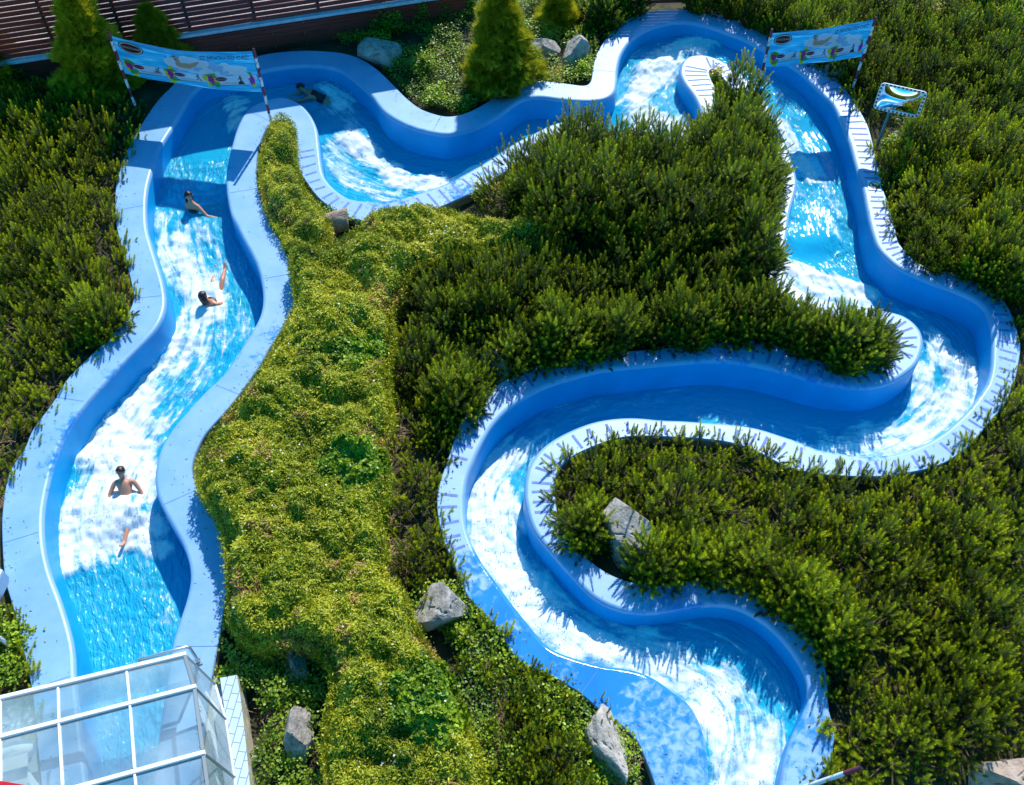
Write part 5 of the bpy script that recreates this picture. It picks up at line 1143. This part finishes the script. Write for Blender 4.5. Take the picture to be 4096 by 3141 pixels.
def at(s):
    s = s % LT
    for k in range(len(LL) - 1):
        if s <= LL[k + 1]: t = (s - LL[k]) / max(LL[k + 1] - LL[k], 1e-9); return Vector((per[k][0] * (1 - t) + per[k + 1][0] * t, per[k][1] * (1 - t) + per[k + 1][1] * t))
for k in range(nm):
    s0 = LT * k / nm; pts_ = [at(s0), at(s0 + LT / nm * .5)]; d = (pts_[1] - pts_[0]).normalized(); nn = Vector((-d.y, d.x)) * .021; b0 = len(V)
    for q_ in (pts_[0] - nn, pts_[1] - nn, pts_[1] + nn, pts_[0] + nn): V.append(mp3(q_.x, q_.y, .0235))
    F.append((b0, b0 + 1, b0 + 2, b0 + 3))
py_mesh('red_markings', V, F, M_red, fr_)
V = []; F = []; nu, nv2 = 36, 22
for j in range(nv2 + 1):
    for i in range(nu + 1):
        x = (i / nu - .5) * .91; y = (j / nv2 - .5) * .55; V.append(mp3(x, y, .004 + .05 * (1 - (x / .455) ** 2) * (1 - (y / .275) ** 2)))
F = [(j * (nu + 1) + i, j * (nu + 1) + i + 1, (j + 1) * (nu + 1) + i + 1, (j + 1) * (nu + 1) + i) for j in range(nv2) for i in range(nu)]
M_mirror = mat('convex_mirror', (0.85, 0.87, 0.9), 0.03, metal=1.0); py_mesh('convex_glass', V, F, M_mirror, mr, True)
b = MB(); b.beam(Vector((0, 0.0, best - foot.z - .05)), cc - nv_ * .045, .06, .05); b.build('bracket', M_steel, mr)
tag(mr, 'convex traffic mirror with white and red rim on a teal post', 'mirror')

# ---------------------------------------------------------------- no-walking sign on the rim
sg = empty('warning_sign', P(3497, 745, 0.0)); b = MB(); b.beam((-.15, 0, .012), (.15, 0, .012), .30, .012, ch=.05); b.build('plate', M_white, sg)
def flat(nm, polys, m, z, root):
    V = []; F = []
    for V_, F_ in polys: k = len(V); V += [(x, y, z) for x, y in V_]; F += [tuple(i + k for i in f) for f in F_]
    return py_mesh(nm, V, F, m, root)
ro = ell(0, 0, .125, .125, 32); ri = ell(0, 0, .102, .102, 32)
flat('ring', [(ro + ri, [(j, (j + 1) % 32, 32 + (j + 1) % 32, 32 + j) for j in range(32)]), (bar2((-.08, .075), (.08, -.075), .018), [(0, 1, 2, 3)])], M_red, .0245, sg)
flat('footprints', [(ell(-.035, .02, .024, .052, 18, .1), [tuple(range(18))]), (ell(.035, .0, .024, .052, 18, -.1), [tuple(range(18))]), (ell(-.03, -.05, .015, .014, 12), [tuple(range(12))]), (ell(.03, -.07, .015, .014, 12), [tuple(range(12))])], M_cord, .0215, sg)
sg.rotation_euler = (0, 0, -.15); tag(sg, 'square white sign with crossed-out footprints lying on the right rim', 'sign')

# ---------------------------------------------------------------- glass roofed hall at the bottom left
def glass_mat():
    m = bpy.data.materials.new('roof_glass'); m.use_nodes = True; n = m.node_tree; L = n.links.new; out = n.nodes['Material Output']; n.nodes.remove(n.nodes['Principled BSDF'])
    tr = n.nodes.new('ShaderNodeBsdfTransparent'); tr.inputs[0].default_value = (0.78, 0.88, 0.88, 1); gl = n.nodes.new('ShaderNodeBsdfGlossy'); gl.inputs['Roughness'].default_value = 0.03
    df = n.nodes.new('ShaderNodeBsdfDiffuse'); df.inputs[0].default_value = (0.46, 0.56, 0.58, 1); fr = n.nodes.new('ShaderNodeFresnel'); fr.inputs[0].default_value = 1.5
    tc = n.nodes.new('ShaderNodeTexCoord'); t = n.nodes.new('ShaderNodeTexNoise'); t.inputs['Scale'].default_value = 1.2; t.inputs['Detail'].default_value = 6; L(tc.outputs['Object'], t.inputs[0])
    r = n.nodes.new('ShaderNodeMapRange'); r.inputs['From Min'].default_value = .35; r.inputs['From Max'].default_value = .7; r.inputs['To Min'].default_value = .20; r.inputs['To Max'].default_value = .55; L(t.outputs[0], r.inputs[0])
    m1 = n.nodes.new('ShaderNodeMixShader'); L(r.outputs[0], m1.inputs[0]); L(tr.outputs[0], m1.inputs[1]); L(df.outputs[0], m1.inputs[2])
    ad = n.nodes.new('ShaderNodeMath'); ad.operation = 'MULTIPLY_ADD'; ad.inputs[1].default_value = 1.6; ad.inputs[2].default_value = .05; L(fr.outputs[0], ad.inputs[0])
    m2 = n.nodes.new('ShaderNodeMixShader'); L(ad.outputs[0], m2.inputs[0]); L(m1.outputs[0], m2.inputs[1]); L(gl.outputs[0], m2.inputs[2]); L(m2.outputs[0], out.inputs[0]); return m
M_glass = glass_mat()
M_sideglass = glass_mat(); M_sideglass.name = 'side_glass'
for n_s in M_sideglass.node_tree.nodes:
    if n_s.type == 'MATH': n_s.inputs[1].default_value = 0.25; n_s.inputs[2].default_value = 0.0
hall = empty('glass_hall', P(400, 3000, 0.0)); h0 = hall.location.copy()
ZR = [0.95, 1.25, 1.45, 1.52]
# rows of roof nodes (columns from the right-hand corner to the left), in photo px
rows = [[(738,2618),(506,2680),(232,2745),(0,2795),(-240,2850)], [(777,2748),(519,2812),(235,2885),(0,2947),(-260,3015)], [(812,3012),(538,3085),(250,3165),(0,3235),(-270,3310)], [(835,3180),(550,3255),(260,3335),(0,3405),(-280,3480)]]
N = [[P(x, y, ZR[j]) - h0 for x, y in rw] for j, rw in enumerate(rows)]
for j in range(4):
    b = MB(); b.beam(N[j][0] + (N[j][0] - N[j][1]).normalized() * .03, N[j][-1], .062, .07); b.build('purlin', M_white, hall)
    b = MB(); b.beam(N[j][0] + Vector((0, 0, -.075)), N[j][-1] + Vector((0, 0, -.075)), .05, .07); b.build('purlin_underside', M_grey, hall)
for i in range(5):
    for j in range(3):
        b = MB(); b.beam(N[j][i] + (N[j + 1][i] - N[j][i]).normalized() * .05 + Vector((0, 0, -.01)), N[j + 1][i] - (N[j + 1][i] - N[j][i]).normalized() * .05 + Vector((0, 0, -.01)), .030 if i else .05, .05); b.build('rafter', M_white if i else M_grey, hall)
for j in range(3):
    for i in range(4):
        dz = Vector((0, 0, -.02)); py_mesh('roof_pane', [N[j][i] + dz, N[j][i + 1] + dz, N[j + 1][i + 1] + dz, N[j + 1][i] + dz], [(0, 1, 2, 3)], M_glass, hall)
# side glazing: falls from the roof edge to the tiled wall
SB = [P(862, 2740, 0.44) - h0, P(903, 2879, 0.44) - h0, P(938, 3110, 0.44) - h0, P(955, 3260, 0.44) - h0]
for j in range(4):
    b = MB(); b.beam(N[j][0], SB[j], .035, .035); b.build('side_post', M_grey, hall)
for j in range(3):
    b = MB(); b.beam(SB[j], SB[j + 1], .03, .035); b.build('side_rail', M_white, hall)
    py_mesh('side_pane', [N[j][0], SB[j], SB[j + 1], N[j + 1][0]], [(0, 1, 2, 3)], M_sideglass, hall)
    q0 = N[j][0] * .5 + SB[j] * .5; q1 = N[j + 1][0] * .5 + SB[j + 1] * .5
# north front glazing down to the rim
NB = [Vector((p.x, p.y + .02, -.02 if k in (0, 1, 2) else -.1)) for k, p in enumerate(N[0])]
for i in range(4):
    py_mesh('front_pane', [N[0][i], N[0][i + 1], NB[i + 1], NB[i]], [(0, 1, 2, 3)], M_glass, hall)
# interior: floor slab, white stair block, pipes
M_int = mat('white_interior_plaster', (0.80, 0.80, 0.80), 0.7, var=0.05); M_intg = mat('grey_interior_floor', (0.38, 0.42, 0.46), 0.5, var=0.15, vscale=3)
m_ = MB(); A = P(-300, 2900, -.12) - h0; B = P(140, 2800, -.12) - h0; C_ = P(170, 3300, -.12) - h0; D = P(-300, 3400, -.12) - h0
m_.add([A, B, C_, D], [(0, 1, 2, 3)]); m_.build('floor_slab', M_intg, hall); m_ = MB(); m_.add([P(800, 2690, -.12) - h0, P(884, 2712, -.12) - h0, P(960, 3300, -.12) - h0, P(740, 3300, -.12) - h0], [(0, 1, 2, 3)]); m_.build('floor_slab', M_intg, hall)
m_ = MB(); a0 = [P(0, 3075, .02), P(85, 3035, .02), P(190, 3190, .02), P(-20, 3230, .02)]; a1 = [P(10, 3040, .75), P(110, 3010, .75), P(110, 3150, .75), P(-30, 3180, .75)]
m_.add([p - h0 for p in a0 + a1], [(4, 5, 6, 7), (0, 1, 5, 4), (1, 2, 6, 5), (2, 3, 7, 6), (3, 0, 4, 7)]); m_.build('stair_block', M_int, hall)
m_ = MB(); m_.tube([P(-60, 3060, .3) - h0, P(60, 2990, .3) - h0, P(130, 3000, .3) - h0], .10, n=14); m_.build('duct', M_int, hall, True)
m_ = MB(); m_.beam(P(-200, 3112, 1.6) - h0, P(120, 3168, 1.6) - h0, .14, .05); m_.build('red_trim', mat('red_trim_paint', (0.5, 0.01, 0.02), .4), hall)
tag(hall, 'glass-roofed hall with white glazing bars covering the lower end of the left channel', 'glass building')
# tiled wall beside the hall
def tile_mat():
    m = bpy.data.materials.new('pale_blue_tiles'); m.use_nodes = True; n = m.node_tree; b = n.nodes['Principled BSDF']; L = n.links.new
    tc = n.nodes.new('ShaderNodeTexCoord'); mp = n.nodes.new('ShaderNodeMapping'); mp.inputs['Rotation'].default_value = (0, 0, math.radians(97)); L(tc.outputs['Object'], mp.inputs[0])
    br = n.nodes.new('ShaderNodeTexBrick'); br.inputs['Scale'].default_value = 1; br.inputs['Brick Width'].default_value = .24; br.inputs['Row Height'].default_value = .12; br.inputs['Mortar Size'].default_value = .006
    br.inputs['Color1'].default_value = (.46, .58, .66, 1); br.inputs['Color2'].default_value = (.52, .63, .70, 1); br.inputs['Mortar'].default_value = (.16, .22, .30, 1); br.offset = 0.5
    L(mp.outputs[0], br.inputs[0]); L(br.outputs[0], b.inputs[0]); b.inputs['Roughness'].default_value = .25; return m
M_tile = tile_mat(); M_side = mat('weathered_render', (0.50, 0.44, 0.33), .9, var=.3, vscale=6, bump=.4)
tw = empty('tiled_wall', P(920, 2900, 0)); t0 = tw.location.copy(); zt = .40
tl = [(880,2712),(895,2820),(912,2960),(932,3110),(955,3300)]; tr_ = [(948,2700),(962,2790),(978,2920),(1000,3141),(1015,3300)]
V = []; 
for a, c in zip(tl, tr_): V += [P(*a, zt) - t0, P(*c, zt) - t0]
F = [(2 * i, 2 * i + 1, 2 * i + 3, 2 * i + 2) for i in range(4)]
py_mesh('tiled_top', V, F, M_tile, tw)
V2 = [v + Vector((0, 0, -.001)) for v in V] + [Vector((v.x, v.y, -.6)) for v in V]; n_ = 10
F = [(2 * i + 1, 2 * i + 1 + n_, 2 * i + 3 + n_, 2 * i + 3) for i in range(4)] + [(0, n_, n_ + 1, 1)]; py_mesh('rendered_flank', V2, F, M_side, tw)
F = [(2 * i, 2 * i + 2, 2 * i + 2 + n_, 2 * i + n_) for i in range(4)]; py_mesh('tiled_inner_face', V2, F, M_tile, tw)
tag(tw, 'low wall with pale blue tiled top beside the glass hall', 'wall')
# handrail over the rim
hr = empty('handrail', P(780, 2640, 0)); b = MB(); b.tube([P(552, 2642, .9) - hr.location, P(745, 2588, .9) - hr.location, P(757, 2590, .88) - hr.location, P(790, 2640, .3) - hr.location, P(792, 2650, .02) - hr.location], .026, n=12); b.build('rail', M_steel, hr, True)
b = MB(); b.beam(P(777, 2652, .014) - hr.location, P(806, 2640, .014) - hr.location, .14, .02); b.build('foot_plate', M_steel, hr)
b = MB()
for x, y in ((784, 2642), (798, 2638), (786, 2656), (800, 2650)): q_ = P(x, y, .02) - hr.location; b = MB(); b.tube([q_, q_ + Vector((0, 0, .02))], .009, n=6); b.build('bolt', M_cord, hr)
None; tag(hr, 'bent grey steel handrail bolted to the rim beside the glass roof', 'handrail')
# things at the left edge
bx = empty('cabinet', P(-20, 2370, 0)); b = MB(); b.beam(P(-110, 2330, .35) - bx.location, P(-8, 2345, .35) - bx.location, .5, .5, ch=.15); b.build('housing', M_steel, bx)
b = MB(); b.beam(P(-110, 2300, .62) - bx.location, P(-4, 2315, .62) - bx.location, .3, .05); b.build('lid', M_white, bx); tag(bx, 'grey metal cabinet just visible at the left edge of the photo', 'cabinet')
pp = empty('pipe', P(20, 2580, 0)); b = MB(); b.tube([P(-90, 2520, .3) - pp.location, P(12, 2560, .3) - pp.location, P(38, 2592, .1) - pp.location], .035, n=12); b.build('tube', M_steel, pp, True)
b = MB(); b.tube([P(-2, 2553, .3) - pp.location, P(6, 2556, .3) - pp.location], .045, n=12); b.build('collar', M_grey, pp, True)
tag(pp, 'short grey pipe end among leaves at the left edge', 'pipe')

# small wooden frame in the top right corner, standing on the lawn
lf = empty('wooden_swing', P(4060, 20, 0)); 
for a, c in (((4035, 55), (4055, -60)), ((4075, 60), (4055, -60))):
    b = MB(); b.beam(P(*a, 0) - lf.location, P(a[0] * .4 + c[0] * .6, -40, .9) - lf.location, .06, .06); b.build('leg', M_wood, lf)
b = MB(); b.beam(P(4055, -40, .9) - lf.location, P(4250, -50, .9) - lf.location, .07, .07); b.build('top_beam', M_wood, lf); tag(lf, 'brown wooden frame on the grass at the very top right corner', 'wooden frame')

# ---------------------------------------------------------------- people
def skin_body(name, nodes, edges, root_i, m, parent, sub=2):
    me = bpy.data.meshes.new(name); me.from_pydata([n[0] for n in nodes], edges, []); ob = bpy.data.objects.new(name, me); COL.objects.link(ob)
    sk = ob.modifiers.new('skin', 'SKIN'); sk.use_smooth_shade = True
    lay = me.skin_vertices[0] if len(me.skin_vertices) else None
    if lay is None: return ob
    for i, (p, r) in enumerate(nodes): lay.data[i].radius = r if isinstance(r, tuple) else (r, r); lay.data[i].use_root = (i == root_i)
    sb = ob.modifiers.new('sub', 'SUBSURF'); sb.levels = sub; sb.render_levels = sub
    dg = bpy.context.evaluated_depsgraph_get(); m2 = bpy.data.meshes.new_from_object(ob.evaluated_get(dg)); bpy.data.objects.remove(ob); bpy.data.meshes.remove(me)
    m2.name = name; m2.materials.clear(); m2.materials.append(m); m2.polygons.foreach_set('use_smooth', [True] * len(m2.polygons))
    o = bpy.data.objects.new(name, m2); COL.objects.link(o); o.parent = parent; return o

def person(base, J, label, skinm, hairm, hair_len=0.0, face=(0, -1, 0), bikini=True, male=False):
    """J: joint name -> offset from the head centre (metres)"""
    root = empty('person', base); N_ = []; E_ = []; ix = {}
    def nd(k, p, r): ix[k] = len(N_); N_.append((tuple(p), r)); return ix[k]
    J = {k: Vector(v) for k, v in J.items()}; s = 1.08 if male else 0.94
    nd('pelvis', J['pelvis'], .125 * s); nd('spine', J['spine'], .105 * s); nd('chest', J['chest'], .125 * s); nd('neck', J['neck'], .052 * s); 
    hd = Vector((0, 0, 0)); nk = J['neck']; axis = (hd - nk).normalized()
    nd('jaw', nk * 0.42, .058); nd('head', hd, .088); nd('crown', hd + axis * .075, .062)
    E_ += [(ix['pelvis'], ix['spine']), (ix['spine'], ix['chest']), (ix['chest'], ix['neck']), (ix['neck'], ix['jaw']), (ix['jaw'], ix['head']), (ix['head'], ix['crown'])]
    for sd in 'LR':
        nd('sh' + sd, J['sh' + sd], .055 * s); nd('el' + sd, J['el' + sd], .038 * s); nd('wr' + sd, J['wr' + sd], .026 * s)
        mid = (J['sh' + sd] + J['el' + sd]) / 2; nd('ua' + sd, mid, .044 * s); fm = J['el' + sd] * .65 + J['wr' + sd] * .35; nd('fa' + sd, fm, .037 * s)
        d = (J['wr' + sd] - J['el' + sd]).normalized(); nd('pm' + sd, J['wr' + sd] + d * .07, (.036, .018))
        E_ += [(ix['chest'], ix['sh' + sd]), (ix['sh' + sd], ix['ua' + sd]), (ix['ua' + sd], ix['el' + sd]), (ix['el' + sd], ix['fa' + sd]), (ix['fa' + sd], ix['wr' + sd]), (ix['wr' + sd], ix['pm' + sd])]
        sv = d.cross(Vector((0, 0, 1))); sv = sv.normalized() if sv.length > .1 else Vector((1, 0, 0)); dn = sv.cross(d).normalized(); dn = dn if dn.z < 0 else -dn
        for k in range(4):
            o = (k - 1.5) * .021; L_ = [.066, .078, .072, .055][k]; p0 = J['wr' + sd] + d * .088 + sv * o; a = nd('f%d%s' % (k, sd), p0, .0105); b_ = nd('g%d%s' % (k, sd), p0 + d * L_ * .55 + sv * o * .25 + dn * .008, .0095); c_ = nd('h%d%s' % (k, sd), p0 + d * L_ * .95 + sv * o * .35 + dn * .026, .0080)
            E_ += [(ix['pm' + sd], a), (a, b_), (b_, c_)]
        side = -1 if sd == 'L' else 1; t1 = nd('t1' + sd, J['wr' + sd] + d * .035 + sv * side * .036, .013); t2 = nd('t2' + sd, J['wr' + sd] + d * .075 + sv * side * .058 + dn * .01, .0105); E_ += [(ix['wr' + sd], t1), (t1, t2)]
        nd('hp' + sd, J['hp' + sd], .088 * s); nd('kn' + sd, J['kn' + sd], .055 * s); nd('an' + sd, J['an' + sd], .038 * s); nd('toe' + sd, J['toe' + sd], (.036, .022)); th = (J['hp' + sd] + J['kn' + sd]) / 2; nd('th' + sd, th, .074 * s); cf = J['kn' + sd] * .65 + J['an' + sd] * .35; nd('cf' + sd, cf, .052 * s)
        E_ += [(ix['pelvis'], ix['hp' + sd]), (ix['hp' + sd], ix['th' + sd]), (ix['th' + sd], ix['kn' + sd]), (ix['kn' + sd], ix['cf' + sd]), (ix['cf' + sd], ix['an' + sd]), (ix['an' + sd], ix['toe' + sd])]
    body = skin_body('body', N_, E_, 0, skinm, root)
    # face: eyes, nose, mouth, ears
    f = Vector(face); f = (f - axis * f.dot(axis)).normalized(); sdv = f.cross(axis).normalized()
    def ball(nm, c, rx, ry, rz, m, par=root, seg=12):
        V = []; F = []
        for i in range(seg // 2 + 1):
            a = math.pi * i / (seg // 2)
            for k in range(seg):
                t = 2 * math.pi * k / seg; V.append(c + sdv * rx * math.sin(a) * math.cos(t) + f * ry * math.sin(a) * math.sin(t) + axis * rz * math.cos(a))
        for i in range(seg // 2):
            for k in range(seg): F.append((i * seg + k, i * seg + (k + 1) % seg, (i + 1) * seg + (k + 1) % seg, (i + 1) * seg + k))
        return py_mesh(nm, V, F, m, par, True)
    for q in (-1, 1): ball('eye', hd + f * .080 + sdv * .030 * q + axis * .008, .011, .008, .007, M_eye); ball('ear', hd + sdv * .086 * q - axis * .005, .012, .02, .03, skinm)
    ball('nose', hd + f * .092 - axis * .018, .012, .018, .024, skinm); ball('mouth', hd + f * .082 - axis * .052, .022, .008, .007, M_lips)
    # hair cap: scalp shell open over the face, with strands hanging behind
    V = []; F = []; n1, n2 = 16, 28
    for i in range(n1 + 1):
        for k in range(n2):
            t = 2 * math.pi * k / n2; back_ = 0.5 - 0.5 * math.sin(t); amax = math.radians(62 + 62 * back_); a = amax * i / n1
            rr = .100 + .004 * math.sin(k * 7.3 + i * 2.1); c0 = hd + axis * .012 - f * .008
            V.append(c0 + sdv * rr * .93 * math.sin(a) * math.cos(t) + f * rr * 1.02 * math.sin(a) * math.sin(t) + axis * rr * 1.12 * math.cos(a))
    for i in range(n1):
        for k in range(n2): F.append((i * n2 + k, i * n2 + (k + 1) % n2, (i + 1) * n2 + (k + 1) % n2, (i + 1) * n2 + k))
    b = MB(); b.add(V, F)
    if hair_len > 0:
        r = random.Random(3)
        for k in range(26):
            t = r.uniform(-1.2, 1.2); st = hd - f * .085 * math.cos(t) + sdv * .085 * math.sin(t) - axis * .0; e1 = st - axis * hair_len * .5 - f * .02; e2 = st - axis * hair_len * r.uniform(.8, 1.1) - f * .01 + sdv * r.uniform(-.02, .02)
            b.tube([st + axis * .03, e1, e2], [.022, .018, .005], n=6)
    b.build('hair', hairm, root, True)
    return root, ix, J, body

def garment(root, pts, rads, name='swimsuit', m=M_suit):
    b = MB(); b.tube(pts, rads, n=18); return b.build(name, m, root, True)

# man sliding feet first
J = dict(neck=(.01,-.06,-.125), chest=(.04,-.16,-.27), spine=(.07,-.33,-.40), pelvis=(.09,-.50,-.50), shL=(-.15,-.12,-.20), shR=(.21,-.08,-.18), elL=(-.25,-.34,-.34), elR=(.36,-.24,-.40), wrL=(-.22,-.56,-.46), wrR=(.44,-.46,-.52),
         hpL=(.0,-.56,-.56), hpR=(.20,-.56,-.56), knL=(-.14,-.90,-.42), knR=(.26,-.95,-.42), anL=(-.16,-1.22,-.62), anR=(.22,-1.34,-.50), toeL=(-.17,-1.36,-.58), toeR=(.21,-1.47,-.38))
rt, ix, J, _ = person(P(482, 1888, -.29), J, '', M_skin, M_hairb, face=(-.1, -.8, .3), male=True); rt.scale = (.92, .92, .92)
garment(rt, [J['spine'] * .4 + J['pelvis'] * .6, J['pelvis'], (J['hpL'] + J['hpR']) / 2 + Vector((0, -.04, 0))], [.14, .155, .15], 'swim_shorts')
tag(rt, 'man with short dark hair sliding feet first through the white foam', 'person')
# woman in the left channel, legs stretched up-stream
J = dict(neck=(.045,-.02,-.125), chest=(.09,.03,-.26), spine=(.12,.14,-.38), pelvis=(.13,.28,-.42), shL=(-.07,-.02,-.24), shR=(.24,-.05,-.22), elL=(-.20,.12,-.34), elR=(.36,.10,-.33), wrL=(-.22,.33,-.34), wrR=(.34,.34,-.32),
         hpL=(.04,.30,-.42), hpR=(.22,.30,-.42), knL=(.02,.66,-.26), knR=(.24,.68,-.22), anL=(.0,1.02,-.34), anR=(.22,1.04,-.28), toeL=(.0,1.16,-.24), toeR=(.22,1.18,-.18))
rt, ix, J, _ = person(P(813, 1185, -.44), J, '', M_skin2, M_hairb, hair_len=.17, face=(.2, .9, .1))
garment(rt, [J['chest'] * .9 + J['neck'] * .1, J['chest'] * .6 + J['spine'] * .4], [.133, .128], 'bikini_top'); garment(rt, [J['spine'] * .3 + J['pelvis'] * .7, J['pelvis'], J['pelvis'] + Vector((0, .08, -.01))], [.12, .14, .13], 'bikini_bottom')
tag(rt, 'woman with long brown hair floating on her back in the left channel', 'person')
# girl looking back, one arm stretched to the right
J = dict(neck=(.015,-.03,-.125), chest=(.03,-.05,-.27), spine=(.04,-.03,-.46), pelvis=(.04,.04,-.58), shL=(-.11,-.04,-.23), shR=(.17,-.09,-.24), elL=(-.12,.12,-.42), elR=(.36,-.22,-.42), wrL=(.02,.28,-.46), wrR=(.58,-.27,-.42),
         hpL=(-.05,.05,-.62), hpR=(.12,.03,-.62), knL=(.20,.36,-.64), knR=(.36,.22,-.66), anL=(.52,.46,-.70), anR=(.70,.30,-.70), toeL=(.62,.50,-.66), toeR=(.80,.34,-.66))
rt, ix, J, _ = person(P(755, 785, -.20), J, '', M_skin, M_hair, hair_len=.20, face=(.55, -.7, -.15))
garment(rt, [J['chest'] + Vector((0, 0, -.02)), J['spine'] + Vector((0, 0, .02)), J['pelvis']], [.128, .112, .135]); tag(rt, 'dark-haired girl in a dark swimsuit stretching one arm across calm water', 'person')
# swimmer at the top, turning left
J = dict(neck=(.11,-.04,-.08), chest=(.25,-.09,-.13), spine=(.42,-.13,-.18), pelvis=(.58,-.17,-.24), shL=(.14,.08,-.12), shR=(.24,-.24,-.10), elL=(-.10,.02,-.20), elR=(-.02,-.30,-.18), wrL=(-.30,-.04,-.22), wrR=(-.26,-.22,-.20),
         hpL=(.62,-.10,-.27), hpR=(.62,-.26,-.27), knL=(1.0,-.14,-.34), knR=(1.0,-.30,-.34), anL=(1.38,-.16,-.34), anR=(1.38,-.34,-.34), toeL=(1.50,-.16,-.36), toeR=(1.50,-.34,-.36))
rt, ix, J, _ = person(P(1203, 352, -.30), J, '', M_skin2, M_hair, face=(-.9, -.2, .1), hair_len=.06)
garment(rt, [J['chest'] + Vector((.02, 0, .01)), J['spine'] + Vector((0, 0, .01)), J['pelvis']], [.130, .115, .135]); tag(rt, 'swimmer in dark swimwear with arms forward at the top of the left bend', 'person')
